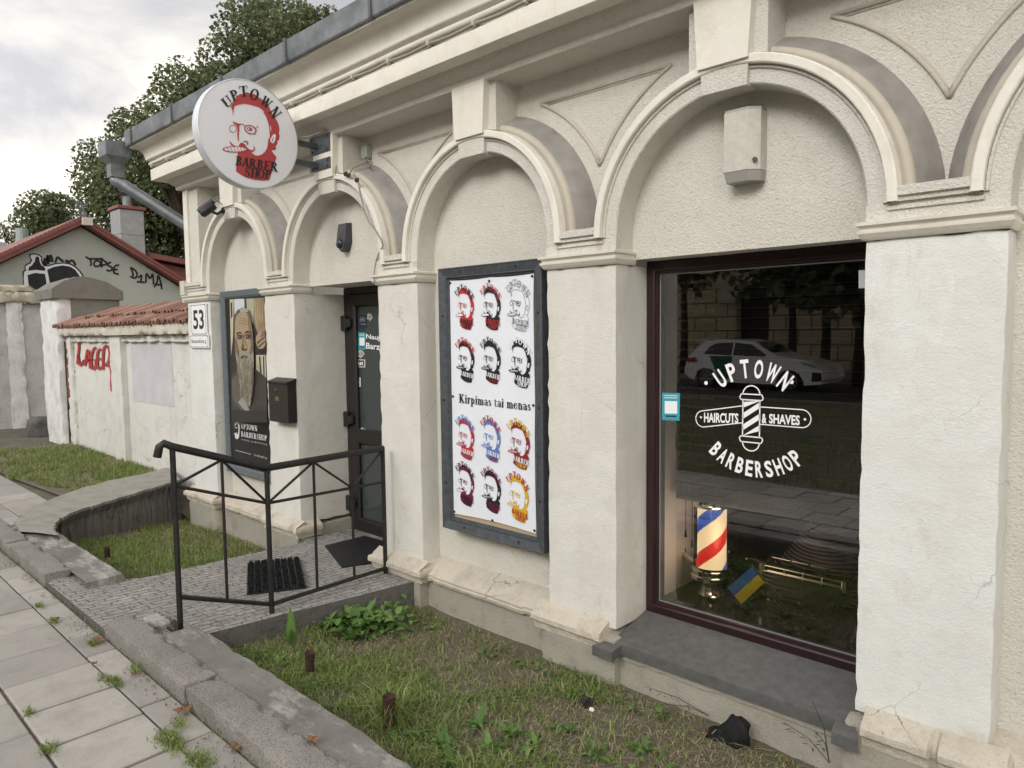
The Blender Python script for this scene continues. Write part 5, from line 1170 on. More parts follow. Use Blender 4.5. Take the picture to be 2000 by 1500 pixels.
# grass tuft with long blades round the near stump
g=MB()
for _ in range(2600):
    x=random.uniform(-3.66,.3); y=random.uniform(-1.42,-.10)
    if noise.noise(V((x*2.6,y*2.6,14)))<.02+.35*dryf(x,y): continue
    a=random.random()*6.28; L=random.uniform(.018,.055); leafblade(g,(x,y,gz(x,y)+random.uniform(.0,.02)),(math.cos(a),math.sin(a),random.uniform(.3,1.6)),L,L*random.uniform(.35,.75),random.uniform(.2,.7),random.choice((0,0,.4)))
for _ in range(900):
    x=random.uniform(-7.2,-5.1); y=random.uniform(-1.35,-.5)
    if noise.noise(V((x*2.6,y*2.6,14)))<.08 or y<-1.25 and x<-6.3: continue
    a=random.random()*6.28; L=random.uniform(.018,.05); leafblade(g,(x,y,gz(x,y)+.01),(math.cos(a),math.sin(a),random.uniform(.3,1.2)),L,L*.55,.4,0)
for _ in range(520):
    q=gpt(random.gauss(705,42),random.gauss(1226,13)); 
    if q.x>-4.2+0 and not (-3.68<q.x<-2.6 and q.y<-.10): continue
    a=random.random()*6.28; L=random.uniform(.035,.085); leafblade(g,(q.x,q.y,q.z+random.uniform(.0,.10)),(math.cos(a),math.sin(a),random.uniform(.1,1.6)),L,L*random.uniform(.4,.65),random.uniform(.2,.8),random.choice((0,.5,.8)))
o=g.build('ground_cover',M['weed'],None,True); tag(o,'low broad leaved ground cover mixed into the lawn','ground cover',kind='stuff')
def tuft(px,py,n,h,lab):
    c=gpt(px,py); P=[(c.x+random.gauss(0,.03),c.y+random.gauss(0,.03),c.z-.005) for _ in range(n)]
    o=blades('long_grass',P,h,.0065,M['grass'],.75,lab); return o
tuft(768,1418,220,.20,'tuft of long grass blades around the near rusty stump'); tuft(730,1400,90,.13,'thin long grass left of the near rusty stump')
# thin dry stems by the wall
def stems(name,px,py,tips,label):
    t=thing(name,PY(px,py,-.08),label,'weed'); g=MB(); lv=MB()
    for (a,b) in tips:
        p0=PY(px,py,-.08); p1=PY(a,b,-.10); m0=(p0+p1)/2+V((.02,-.02,.03)); g.tube([p0,m0,p1],[.002,.0018,.001],5)
        for k in range(7):
            f=.35+.65*k/7; p=p0+(p1-p0)*f; leafblade(lv,p,(random.uniform(-1,1),random.uniform(-1,0),random.uniform(0,1)),.035,.007,.2)
    g.build('stalk',M['bark'],t); lv.build('leaves',M['leaf'],t)
stems('wild_stem',1620,1490,((1530,1410),(1590,1425),(1585,1365)),'thin dark wild stems in front of the grey base under the shop window')
stems('wild_stem',785,1205,((775,1165),(800,1160),(790,1150)),'thin dry wild stems at the base of the pier beside the ramp')
stems('wild_stem',1385,1398,((1258,1340),(1300,1375)),'long thin stem trailing along the base under the sill')
# rusty stumps of a former fence
for (px0,py0,px1,py1,r,lab) in ((606,1325,601,1272,.022,'rusty iron pipe stump at the far end of the right bed'),(760,1425,752,1355,.026,'rusty iron pipe stump at the near end of the right bed beside long grass'),(210,1095,209,1068,.020,'short rusty stump in the lawn left of the ramp')):
    b=gpt(px0,py0); dist=(b-CAM).length; up1=PY(px1,py1,b.y); h=max(.06,up1.z-b.z)
    t=thing('pipe_stump',b,lab,'post','rusty pipe stumps in the garden beds'); g=MB(); g.lathe(b+V((0,0,-.05)),[(r,0),(r,h+.04),(r+.003,h+.05),(r-.004,h+.05),(r-.006,h-.05),(0,h-.05)],14)
    for v in g.v: 
        if v.z>b.z+h-.02: v.z+=.012*noise.noise(V((v.x*90,v.y*90,3))); v.x+=.004*noise.noise(V((v.x*60,v.y*60,1)))
    g.build('pipe',M['rust'],t,True)
    g=MB(); p=b+V((r,0,h-.01)); g.box(p.x-.012,p.x+.010,p.y-.012,p.y+.012,p.z-.02,p.z+.012); g.build('broken_bracket',M['rust'],t)
# black rag against the base
q=gpt(1425,1462); q.y=-.12; q=PY(1425,1455,-.13)
g=MB(); nn_=20
for j in range(14):
    for i in range(nn_):
        a=2*math.pi*i/nn_; t=j/13; r=(.085*(1-t)**.6+.03*t)*(1+.35*noise.noise(V((math.cos(a)*1.5,math.sin(a)*1.5,t*2)))+.22*math.sin(a*4+t*5)*t+.12*noise.noise(V((a*4,t*6,2))))
        g.v.append(V((q.x+r*math.cos(a)+.03*t,q.y+.02+r*.6*math.sin(a),q.z-.03+.155*t+.02*noise.noise(V((a*1.3,t*5,1)))*t)))
for j in range(13):
    for i in range(nn_): g.f.append([j*nn_+i,j*nn_+(i+1)%nn_,(j+1)*nn_+(i+1)%nn_,(j+1)*nn_+i]); g.mi.append(0)
g.f.append([13*nn_+i for i in range(nn_)]); g.mi.append(0)
i0=len(g.v)
for k in range(9):
    a=k/8; x=q.x-.15+.12*a; g.v+= [V((x,q.y-.04,q.z-.03+.05*math.sin(a*2.5))),V((x+.01,q.y+.03,q.z-.02+.05*math.sin(a*2.5)+.02)),V((x+.02,q.y+.06,q.z-.04))]
for k in range(8):
    for j in (0,1): g.f.append([i0+3*k+j,i0+3*k+j+1,i0+3*k+4+j,i0+3*k+3+j]); g.mi.append(0)
o=g.build('black_rag',flat('black rag',(.010,.010,.011),.8,0,.3,.4,30,.6,60),None,True); tag(o,'crumpled black rag leaning on the grey base under the shop window','rag')
# fallen leaves
def dead(px,py,zf_,s,lab,a0=0):
    q=zf_(px,py); t=thing('fallen_leaf',q,lab,'leaf','fallen leaves'); pts=[]
    for k in range(15):
        a=a0+k/15*2*math.pi; r=s*(1 if k%3==0 else .55 if k%3==1 else .62)*(1 if k not in (7,8) else .5)
        pts.append(V((q.x+r*math.cos(a),q.y+r*math.sin(a),q.z+.006+.014*abs(math.sin(a*1.5+a0)))))
    g=MB(); g.add([q+V((0,0,.010))]+pts,[[0,1+k,1+(k+1)%15] for k in range(15)]); g.tube([q+V((0,0,.008)),q+V((-s*1.2*math.cos(a0),-s*1.2*math.sin(a0),.012))],.0015,4); g.build('leaf_blade',M['deadleaf'],t)
gp=lambda a,b: PZ(a,b,-1.598)
ramp_z=lambda a,b: PZ(a,b,-1.53)
for (px,py,f_,s,lab) in ((358,1392,gp,.045,'large tan maple leaf at the joint between two kerb stones'),(190,1255,gp,.05,'dark brown curled leaf where the kerb starts again beside the ramp'),(460,1463,gp,.035,'orange brown leaf below the kerb near the bottom'),(110,1213,gp,.028,'pale leaf on the pavement below the ramp edge'),(265,1320,gp,.022,'small brown leaf below the middle of the kerb'),(185,1300,gp,.018,'tiny brown leaf on a pavement joint'),(610,1450,ramp_z,.035,'patch of brown leaf on the stained concrete strip'),
   (635,1237,gpt,.045,'red brown leaf lying under the ramp side'),(607,1258,gpt,.03,'red leaf next to the far rusty stump'),(525,1275,gpt,.035,'pinkish dead leaf at the far corner of the bed'),(875,1310,gpt,.012,'small yellow leaf on the dry soil below the banner'),(1065,1315,gpt,.02,'reddish leaf at the foot of the grey base wall'),(1375,1440,gpt,.025,'brown leaf left of the black rag'),(1530,1490,gpt,.03,'orange leaf at the bottom under the window base')):
    dead(px,py,f_,s,lab,random.random()*6)
q=gpt(1152,1385); t=thing('litter',q,'crumpled scrap of dark wrapper with a white corner on the grass','litter'); g=MB(); g.rough(q.x-.05,q.x+.0,q.y-.02,q.y+.03,q.z,q.z+.05,.012,.012,30); g.build('wrapper',M['blackmat'],t); MB().rough(q.x+.005,q.x+.035,q.y-.025,q.y,q.z,q.z+.02,.01,.004,30).build('white_corner',M['inkw'],t)
# twigs and crumbs in the gutter of the kerb
g=MB()
for _ in range(900):
    x=random.uniform(-7,0); y=-1.815-abs(random.gauss(0,.05)); s=random.uniform(.002,.006); a=random.random()*3
    if noise.noise(V((x*2.2,5,0)))<-.05: continue
    g.add([(x-s,y,-1.598),(x,y-s,-1.596),(x+s,y,-1.598),(x,y+s*.7,-1.590)],[[0,1,3],[1,2,3],[2,0,3]])
o=g.build('dirt_crumbs',M['soil']); tag(o,kind='stuff')
g=MB()
for k in range(900):
    x=random.uniform(-3.5,.2); y=random.uniform(-1.3,-.08)
    if random.random()>dryf(x,y): continue
    z=gz(x,y)+.012; a=random.random()*6.3; L=random.uniform(.03,.10); g.tube([(x,y,z),(x+L*.5*math.cos(a),y+L*.5*math.sin(a),z+.012),(x+L*math.cos(a+.3),y+L*math.sin(a+.3),z)],.0009,3,False)
o=g.build('straw',flat('straw',(.33,.275,.19),.8)); tag(o,'dry straw scattered over the bare soil','straw',kind='stuff')

# ================================================================== BOUNDARY WALL, GATE, HOUSE
WY=.20
bw=thing('boundary_wall',(-9.8,.4,-1.65),'cracked cream boundary wall with red tile coping and red graffiti','wall')
wx=lambda px,py: PY(px,py,WY).x
xa=-12.25; xp0=wx(222,760); xp1=wx(243,760); xb=-7.30
M['wall']=stucco('old cracked wall plaster',(.665,.655,.62),(.47,.445,.41),60,.6,.006,.2,.6,crack=1.)
g=MB(); g.rough(xa,xb,WY+.05,.55,-1.9,.03,.09,.002,3,0,.012,2.); wl=g.build('wall_body',M['wall'],bw,True,60)
g=MB(); g.rough(xp0,xp1,WY-.03,WY+.06,-1.62,.03,.06,.006,5,.01,.014,5.); g.rough(xa,xa+.25,WY-.005,WY+.06,-1.62,.03,.06,.008,5,.03,.014,7.); g.rough(xa+.252,xb,WY-.005,WY+.06,-.055,.028,.08,.006,5,.02,.012,8.); g.build('pilaster',M['wall'],bw,True,60)
g=MB(); g.rough(xa-.02,xb,WY-.085,.60,.03,.155,.05,.005,7,.03,.012,1.); g.build('wall_cornice',stucco('dirty wall cornice',(.60,.565,.49),(.33,.30,.25),60,.6,.006,.3,.7),bw,True,60)
MB().box(PY(255,700,WY+.04).x,PY(335,700,WY+.04).x,WY+.0455,WY+.06,-.80,-.07).build('paint_patch',flat('greyish paint patch',(.52,.51,.53),.85,0,.2,.08,6,.4,60),wl)
g=MB()
rs=random.Random(5)
def tile(g,x,y0,z0,y1,z1,w):
    n=5; vs=[]
    for (y,z,ww) in ((y0,z0,w),(y1,z1,w*.85)):
        for k in range(n+1):
            a=math.pi*k/n; vs.append((x-ww/2*math.cos(a),y,z+.045*math.sin(a)))
        for k in range(n+1):
            a=math.pi*(1-k/n); vs.append((x-(ww/2-.014)*math.cos(a),y,z+.045*math.sin(a)-.014))
    m2=2*(n+1); g.add(vs,[[k,(k+1)%m2,m2+(k+1)%m2,m2+k] for k in range(m2)]+[list(range(m2))[::-1]])
for (y0,z0,y1,z1,xs) in ((WY-.13,.165,WY+.22,.290,xa-.10),(WY+.10,.285,WY+.50,.420,xa+.75)):
    x=xs
    while x<xb+.02:
        j=rs.uniform(-.012,.012); tile(g,x,y0+rs.uniform(-.02,.02),z0+j,y1,z1+j,.115); x+=.112
g.build('coping_tiles',islandmat('clay tile',[(0.,(.18,.095,.075)),(.5,(.27,.145,.11)),(1.,(.35,.23,.185))],.4,.8,60),bw,True,50)
MB().prism([(xa-.1,WY-.10,.156),(xa-.1,WY+.5,.38),(xa-.1,.9,.25),(xa-.1,.9,.156)],(xb-xa+.1,0,0)).build('coping_bed',M['ledge'],bw)
def graf(g,polys,w,fn,lift=V((0,0,0))):
    for k,pl in enumerate(polys):
        for a,b in zip(pl,pl[1:]):
            pass
        pts=[]
        for i in range(len(pl)-1):
            for s in range(4):
                t=s/4; p0=pl[max(i-1,0)]; p1=pl[i]; p2=pl[i+1]; p3=pl[min(i+2,len(pl)-1)]
                f=lambda c: .5*((2*p1[c])+(-p0[c]+p2[c])*t+(2*p0[c]-5*p1[c]+4*p2[c]-p3[c])*t*t+(-p0[c]+3*p1[c]-3*p2[c]+p3[c])*t**3)
                pts.append((f(0),f(1)))
        pts.append(pl[-1]); 
        for qd in line(pts,w): g.poly([fn(a,b)+lift*(.2*(k%5)) for a,b in qd])
lag=[[(412,560),(418,620),(414,660),(410,712)],[(414,660),(424,720),(446,690),(438,715)],[(450,720),(462,640),(470,650),(478,736)],[(455,695),(480,690)],[(508,620),(492,640),(482,690),(492,738),(506,725),(506,690),(496,692)],[(540,632),(520,640),(514,690),(522,738),(542,725)],[(517,686),(536,680)],[(546,740),(548,640),(566,612),(582,650),(574,700),(556,718)],[(556,718),(584,724),(592,770),(590,815),(594,858)]]
g=MB(); graf(g,lag,10.5,lambda u,v: PY(u*.3668,450+v*.3668,WY+.030)); gm=g.build('graffiti',flat('red spray paint',(.40,.03,.03),.7),wl)
# red brick showing in the crack at the wall's end
MB().rough(xa+.02,xa+.11,WY-.012,WY+.05,-.9,-.05,.04,.012,12,.02,.012,3.).build('exposed_brick',flat('exposed brick',(.20,.085,.06),.9,0,.2,.4,20,.6,50),wl,True)
# dark crack down to the ground beside the pillar
g=MB()
pts=[(xa+.01+.05*noise.noise(V((z*3,1,0)))+.03*noise.noise(V((z*9,2,0))),z) for z in np.arange(-1.6,.0,.05)]
for (x0_,z0_),(x1_,z1_) in zip(pts,pts[1:]): g.box(min(x0_,x1_)-.02,max(x0_,x1_)+.012,WY-.016,WY+.02,z0_,z1_)
g.build('crack',flat('dark crack',(.03,.027,.024),.95),wl)
# gate pillar
gp_=thing('gate_pillar',(-12.6,.5,-1.6),'tall whitewashed gate pillar with a grey saddle cap','pillar')
gx0,gx1=PY(85,700,.12).x,-12.27
M['whitewash']=stucco('patchy whitewash',(.72,.72,.73),(.44,.42,.40),40,.6,.008,.2,.7,True,dirtlo=.42)
MB().rough(gx0+.04,gx1,.10,.98,-1.9,.62,.08,.014,3,.03,.02,4.).build('shaft',M['whitewash'],gp_,True,60)
g=MB(); A=.06; ys_=[.05,.05,.22,.42,.58,.80,1.03,1.03]; zs_=[.60,.735,.865,.935,.935,.865,.735,.60]
cap=[(gx0-.02,y,z) for y,z in zip(ys_,zs_)]
nsub=8
vs=[];
for k in range(nsub+1):
    x=gx0-.02+(gx1+.05-gx0+.02)*k/nsub
    vs+=[(x,y+.02*noise.noise(V((x*6,y*5,1))),z+.025*noise.noise(V((x*5,y*6,2)))) for y,z in zip(ys_,zs_)]
g.add(vs,[[8*k+j,8*k+(j+1)%8,8*k+8+(j+1)%8,8*k+8+j] for k in range(nsub) for j in range(8)]+[[7,6,5,4,3,2,1,0],[8*nsub+j for j in range(8)]])
g.rough(gx1-.1,gx1+.012,.30,.985,-.05,.62,.08,.01,5,.0,.01,8.)
g.build('cap',stucco('grey weathered render',(.215,.205,.185),(.115,.108,.098),40,.8,.01,.4,.3),gp_,True,40)
# far gate wall beyond the pillar
gw=thing('gate_wall',(-15.5,0,-1.6),'weathered grey white wall with recessed panel and crumbling coping beyond the pillar','wall')
fx=-15.4
MB().rough(fx-.35,fx,-2.2,1.6,-1.9,.72,.10,.016,3,.02,.02,3.).build('wall_body',stucco('worn lilac grey plaster',(.58,.56,.55),(.36,.34,.32),50,.6,.008,.3,.4,True,crack=1.,dirtlo=.45),gw,True,60)
g=MB()
for (a,b) in ((15,48),(-60,-18)):
    y0_,y1_=PX(a,700,fx).y,PX(b,700,fx).y; g.rough(fx-.02,fx+.09,y0_,y1_,-1.75,.66,.08,.012,5,.03,.016,b*.1)
g.build('pilaster',M['whitewash'],gw,True,60)
g=MB(); g.rough(fx-.40,fx+.12,-2.3,1.6,.64,.84,.04,.022,11,.05,.02,6.); g.rough(fx-.3,fx+.06,-.65,.55,.83,.97,.04,.025,11,.05,.05,2.); g.build('coping',stucco('crumbling coping',(.46,.42,.34),(.20,.185,.165),30,.8,.012,.2,.4,crack=1.),gw,True,60)
g=MB(); g.rough(-.5,.5,-.5,.5,-.5,.5,.14,.10,1.6,.0,.3,3.)
q=PZ(85,848,-1.6); 
for v in g.v: v.x=q.x+v.x*.42; v.y=q.y+v.y*.42; v.z=-1.50+v.z*.40
o=g.build('boulder',flat('grey boulder',(.12,.115,.11),.9,0,.2,.3,8,.6,30),None,True); tag(o,'dark grey boulder at the foot of the gate pillar','stone')
# house with graffiti gable
HX=-19.0; hs=thing('gable_house',(HX-4,2.4,-1.6),'pale grey green house with red roof edge and black graffiti on its gable','house')
ay,az=2.418,2.62; S_=.60
def rz(y): return az-S_*abs(y-ay)
yl,yr=-1.6,5.6
g=MB(); g.prism([(HX,yl,-1.7),(HX,yr,-1.7),(HX,yr,rz(yr)),(HX,ay,az),(HX,yl,rz(yl))],(-9,0,0)); hw_=g.build('wall',stucco('grey green house plaster',(.40,.42,.385),(.33,.345,.315),45,.4,.006,.15,.2),hs)
M['redmetal']=flat('red painted metal',(.19,.062,.052),.5,0,.4,.15,6)
g=MB()
for s,ye in ((-1,yl-.5),(1,yr+.35)):
    g.prism([(HX+.28,ay,az+.05),(HX+.28,ye,rz(ye)+.05),(HX+.28,ye,rz(ye)+.18),(HX+.28,ay,az+.18)],(-.05,0,0)); g.prism([(HX+.30,ay,az+.14),(HX+.30,ye,rz(ye)+.14),(HX+.30,ye,rz(ye)+.205),(HX+.30,ay,az+.205)],(-.07,0,0)); g.prism([(HX+.24,ay,az+.03),(HX+.24,ye,rz(ye)+.03),(HX+.24,ye,rz(ye)+.06),(HX+.24,ay,az+.06)],(-.24,0,0))
g.build('fascia_board',M['redmetal'],hs)
g=MB()
for s,ye in ((-1,yl-.5),(1,yr+.35)): g.prism([(HX+.22,ay,az+.08),(HX+.22,ye,rz(ye)+.08),(HX+.22,ye,rz(ye)+.20),(HX+.22,ay,az+.20)],(-9.3,0,0))
rf=g.build('roof',islandmat('brown red roof sheet',[(0.,(.14,.065,.05)),(1.,(.18,.085,.065))],.4,.7,30),hs)
g=MB()
for k in range(60):
    y=yl-.5+k*.085; 
    if y<ay-.05: g.cyl((HX+.20,y,rz(y)+.205),(-1,0,0),.035,9,6)
g.build('roof_ridges',M['redmetal'],rf)
c0,c1=3.30,3.88
g=MB(); g.bbox(HX-.75,HX-.10,c0,c1,1.4,3.17,.02); g.box(HX-.76,HX-.09,c0-.008,c1+.008,2.56,2.57); ch=g.build('chimney',flat('grey chimney cladding',(.30,.305,.31),.6,.2,.4,.12,6),rf)
g=MB(); g.bbox(HX-.80,HX-.05,c0-.04,c1+.04,3.17,3.25,.01); g.build('cap',M['redmetal'],ch)
g=MB(); g.cyl((HX-.42,3.60,3.25),(0,0,1),.10,.28,14); g.tube([(HX-.42,3.60,3.60),(HX-.42,3.60,3.66)],[.25,.04],14); 
for k in range(3): g.cyl((HX-.42+.1*math.cos(k*2.1),3.6+.1*math.sin(k*2.1),3.5),(0,0,1),.01,.12,5)
g.build('flue',M['zinc'],ch,True,40)
g=MB(); g.prism([(HX-.5,4.05,1.2),(HX-.5,5.5,1.2),(HX-.5,5.5,1.75),(HX-.5,4.05,2.0)],(-3,0,0)); g.build('dormer',M['redmetal'],hs)
g=MB(); g.prism([(HX-.2,4.0,2.02),(HX-.2,5.75,1.80),(HX-.2,5.75,1.92),(HX-.2,4.0,2.16)],(-3.5,0,0)); g.build('dormer_roof',M['redmetal'],hs)
an=thing('roof_antenna',(HX+.15,2.45,2.7),'grey television antenna mast on the ridge of the gable house','antenna')
g=MB(); mp0=V((HX+.30,2.50,2.62)); mp1=PX(157,393,HX+.30); g.tube([mp0,mp1],.022,6); g.build('mast',M['zinc'],an)
MB().bbox(HX+.27,HX+.36,2.36,2.58,2.62,2.80,.01).build('bracket',M['alarm'],an)
g=MB()
for py,w in ((397,12),(401,12),(405,13),(414,10),(418,11),(422,10)):
    a=PX(159-w,py-.5,HX+.31); b=PX(159+w,py+.5,HX+.31); g.tube([a,b],.011,4)
a=PX(158,396,HX+.2); b=PX(160,424,HX+.2); g.tube([a,b],.012,4); g.build('elements',M['zinc'],an)
# graffiti on the gable
GF=lambda off: (lambda u,v: PX(u/5,380+v/5,HX+off))
outline=[(228,875),(222,800),(220,750),(245,735),(238,700),(250,682),(290,662),(300,630),(285,600),(290,578),(335,572),(390,588),(415,610),(412,640),(430,690),(470,690),(540,668),(620,662),(690,672),(740,700),(790,750),(828,812),(700,850),(480,1000),(300,900)]
white=[(236,880),(232,810),(236,755),(258,742),(248,705),(262,690),(300,672),(315,640),(296,605),(305,588),(345,586),(385,600),(402,618),(398,645),(420,700),(470,702),(545,680),(620,674),(680,684),(730,710),(775,755),(812,812),(700,850),(480,980),(300,910)]
d1=[(275,745),(282,710),(315,688),(340,650),(348,610),(370,602),(384,620),(386,650),(405,690),(440,715),(440,745),(350,735)]
d2=[(270,785),(345,765),(440,775),(450,830),(455,890),(400,940),(330,920),(280,890)]
d3=[(460,735),(530,705),(610,692),(680,702),(730,730),(785,805),(640,840),(490,890),(475,800)]
blk=flat('black spray paint',(.022,.022,.026),.7,0,.3,.3,5); wsp=flat('white spray paint',(.68,.70,.74),.7)
g=MB(); g.poly([GF(.010)(*p) for p in outline]); har=[[(425,680),(440,620),(430,670),(450,690),(465,590),(462,660)],[(470,680),(495,590),(515,660)],[(480,650),(510,640)],[(540,665),(560,610),(575,620),(620,655)],[(640,660),(655,640),(670,665),(705,640),(740,690)]]
graf(g,har,22,GF(.008)); gf=g.build('graffiti_outline',blk,hw_)
MB().poly([GF(.014)(*p) for p in white]).build('graffiti_white',wsp,gf)
g=MB()
for d in (d1,d2,d3): g.poly([GF(.018)(*p) for p in d])
g.build('graffiti_fill',blk,gf)
tps=[[(838,605),(870,625),(930,628),(1005,625)],[(880,628),(890,665),(885,695)],[(925,650),(918,680),(935,702),(975,690),(980,660),(955,645),(925,650)],[(990,625),(992,665),(990,712)],[(990,630),(1030,655),(1045,675),(990,695)],[(1085,660),(1060,670),(1050,690),(1085,705),(1100,725),(1070,745),(1040,735)],[(1165,690),(1125,695),(1112,730),(1115,765),(1160,775)],[(1115,735),(1150,730)],
 [(1275,710),(1295,760),(1300,800)],[(1275,712),(1320,740),(1340,780),(1320,815),(1272,800)],[(1350,812),(1366,799),(1384,782)],[(1384,782),(1380,815),(1374,852)],[(1336,852),(1374,853),(1414,858)],[(1425,860),(1430,770),(1465,820),(1490,775),(1500,880)],[(1505,905),(1535,850),(1545,790),(1570,860),(1580,925)],[(1515,875),(1585,885)]]
g=MB(); graf(g,tps,18,GF(.010)); g.build('graffiti_tag',blk,hw_)
# corrugated roof far behind the house, with a flue
fr_=thing('distant_shed',(-34,0,-1.6),'distant building with a grey corrugated roof behind the gable house','building')
p0,p1=PX(0,462,-32),PX(48,458,-32)
g=MB(); g.box(-40,-32,-8,p1.y-.0,-1.7,p0.z-1.2); g.build('wall',M['stucco'],fr_)
g=MB(); 
for k in range(70):
    y=p1.y-.02-k*.12; g.cyl((-32+.3,y,p0.z-1.3),V((-3.2,0,1.35)),.06,3.6,6)
g.build('roof',flat('grey corrugated sheet',(.18,.18,.18),.7,0,.3,.2,2),fr_)
c=PX(43,455,-31); MB().cyl((c.x,c.y,c.z-.8),(0,0,1),.20,.95,14).build('flue',flat('green grey flue',(.28,.33,.31),.6),fr_)

# ================================================================== TREES
def tree(name,base,clumps,label,cat='tree',grp=None,leaf=.15,dens=430,mat='leaf',trunk=.25,limbs=True,dup=0):
    t=thing(name,base,label,cat,grp); vs=[]; tot=0
    C=[]; Q=[]
    for (c,r) in clumps:
        n=int(dens*r*r/leaf/leaf*.042)
        d=rng.normal(size=(n,3)); d/=np.linalg.norm(d,axis=1)[:,None]; rad=r*rng.uniform(.25,1.,n)**.55
        p=np.array(c)[None]+d*rad[:,None]*np.array([1,1,.85])[None]
        # break the ball up: keep leaves in noisy sprays
        kp=np.array([noise.noise(V(x)*(1.9/max(.5,r*.45)))+.55*noise.noise(V(x)*2.7)>-.22 for x in p]); Q.append(p[kp]); C.append(d[kp])
    p=np.concatenate(Q); d=np.concatenate(C); n=len(p)
    nr=d*.6+rng.normal(size=(n,3))*.75+np.array([0,0,.45]); nr/=np.linalg.norm(nr,axis=1)[:,None]
    a=np.cross(nr,rng.normal(size=(n,3))); a/=np.linalg.norm(a,axis=1)[:,None]; b=np.cross(nr,a); s=(leaf*rng.uniform(.6,1.2,n))[:,None]
    vsn=np.stack([p-a*s*.55,p+b*s*.42+nr*s*.08,p+a*s*.55,p-b*s*.42+nr*s*.08],1).reshape(-1,3)
    fs=np.arange(n*4).reshape(-1,4); arrays('crown',vsn,fs,M[mat],t)
    g=MB(); b0=V(base); cen=sum((V(c) for c,_ in clumps),V((0,0,0)))/len(clumps)
    fork=V((b0.x,b0.y,b0.z+(cen.z-b0.z)*.55)); g.tube([b0,b0+(fork-b0)*.5+V((.06,.03,0)),fork],[trunk,trunk*.8,trunk*.65],10)
    if limbs:
        for c,r in clumps:
            c=V(c); m=fork+(c-fork)*.5+V((random.uniform(-.3,.3),random.uniform(-.3,.3),.3)); g.tube([fork,m,c],[trunk*.4,trunk*.22,.03],6)
            for k in range(3):
                e=c+V((random.gauss(0,1),random.gauss(0,1),random.gauss(0,.7))).normalized()*r*.8; g.tube([m+(c-m)*.6,e],[.04,.012],5)
    g.build('trunk',M['bark'],t,True); return t
def cl(lst,d0,jit=1.2):
    out=[]
    for (px,py,r) in lst:
        d=d0+random.uniform(-jit,jit); p=PD(px,py,d); out.append(((p.x,p.y,p.z),r*d/F*1.05))
        out.append(((p.x+random.uniform(-.5,.5)*r*d/F,p.y+r*d/F*.7,p.z+random.uniform(-.2,.3)*r*d/F),r*d/F*.8))
    return out
def treepx(lst,d0,label,**k):
    c=cl(lst,d0); ps=[V(q) for q,_ in c]; m=sum(ps,V((0,0,0)))/len(ps); return tree('maple_tree',(m.x,m.y,-1.7),c,label,grp='maples behind the building',**k)
treepx([(500,70,75),(560,40,55),(455,120,60),(520,140,60),(580,90,55),(600,40,30),(480,20,35),(625,95,40),(640,30,22),(440,180,60),(520,190,60)],23,'maple crown rising highest above the roof behind the round sign',leaf=.125,dens=520)
treepx([(400,200,70),(340,230,60),(300,260,55),(360,170,55),(270,290,50),(420,250,60),(330,300,65),(255,250,38),(395,330,60)],22,'maple crown sloping down behind the gutter toward the hopper',leaf=.12,dens=520)
treepx([(192,350,46),(235,370,60),(186,395,40),(220,430,52),(275,420,65),(330,400,60),(350,470,55),(300,490,50),(260,330,50),(195,310,40),(335,340,50),(365,420,40)],29,'broad maple crown directly behind the chimney of the gable house',leaf=.13,dens=520)
treepx([(80,410,36),(60,430,30),(103,425,30),(92,395,26),(70,455,24)],34,'smaller dark maple standing left of the antenna',leaf=.14,dens=520,trunk=.18)
c=cl([(10,450,22),(30,455,18),(-15,460,30)],55,.5); tree('willow_tree',(V(c[0][0]).x,V(c[0][0]).y,-1.7),c,'pale feathery tree at the far left above the corrugated roof',leaf=.22,mat='leafp',dens=120)

# ================================================================== ACROSS THE STREET (seen mirrored in the shop window)
def RF(px,py,yr): q=PY(px,py,.61-yr); return V((q.x,yr,q.z))
BYR=-26.
sb=thing('stone_house',(-20,BYR,-1.6),'ochre stone block house with an arched doorway across the street','house')
m_,nt_,b_=newmat('ashlar blocks'); T=NT(nt_); mp_=T.n('ShaderNodeMapping'); mp_.inputs['Rotation'].default_value=(math.radians(90),0,0); T.l(T.pos,mp_.inputs['Vector'])
bk=T.n('ShaderNodeTexBrick'); bk.inputs['Scale'].default_value=1; bk.inputs['Brick Width'].default_value=1.05; bk.inputs['Row Height'].default_value=.62; bk.inputs['Mortar Size'].default_value=.03
bk.inputs['Color1'].default_value=(.60,.50,.34,1); bk.inputs['Color2'].default_value=(.50,.41,.27,1); bk.inputs['Mortar'].default_value=(.13,.11,.08,1)
cx_=T.n('ShaderNodeSeparateXYZ'); T.l(T.pos,cx_.inputs[0]); cb_=T.n('ShaderNodeCombineXYZ'); T.l(cx_.outputs[0],cb_.inputs[0]); T.l(cx_.outputs[2],cb_.inputs[1]); T.l(cb_.outputs[0],bk.inputs['Vector']); T.l(bk.outputs['Color'],b_.inputs['Base Color']); b_.inputs['Roughness'].default_value=.9; M['ashlar']=m_
a0,a1=RF(1437,560,BYR).x,RF(1503,560,BYR).x; ac=(a0+a1)/2; ar_=(a1-a0)/2; azc=RF(1470,590,BYR).z
H=9.0
g=MB(); x0,x1=-75,14
g.prism([(x0,BYR,-1.7),(a0,BYR,-1.7),(a0,BYR,azc)]+[(ac-ar_*math.cos(math.pi*k/14),BYR,azc+ar_*math.sin(math.pi*k/14)) for k in range(1,14)]+[(a1,BYR,azc),(a1,BYR,-1.7),(x1,BYR,-1.7),(x1,BYR,H),(x0,BYR,H)],(0,-.6,0)); g.build('wall',M['ashlar'],sb)
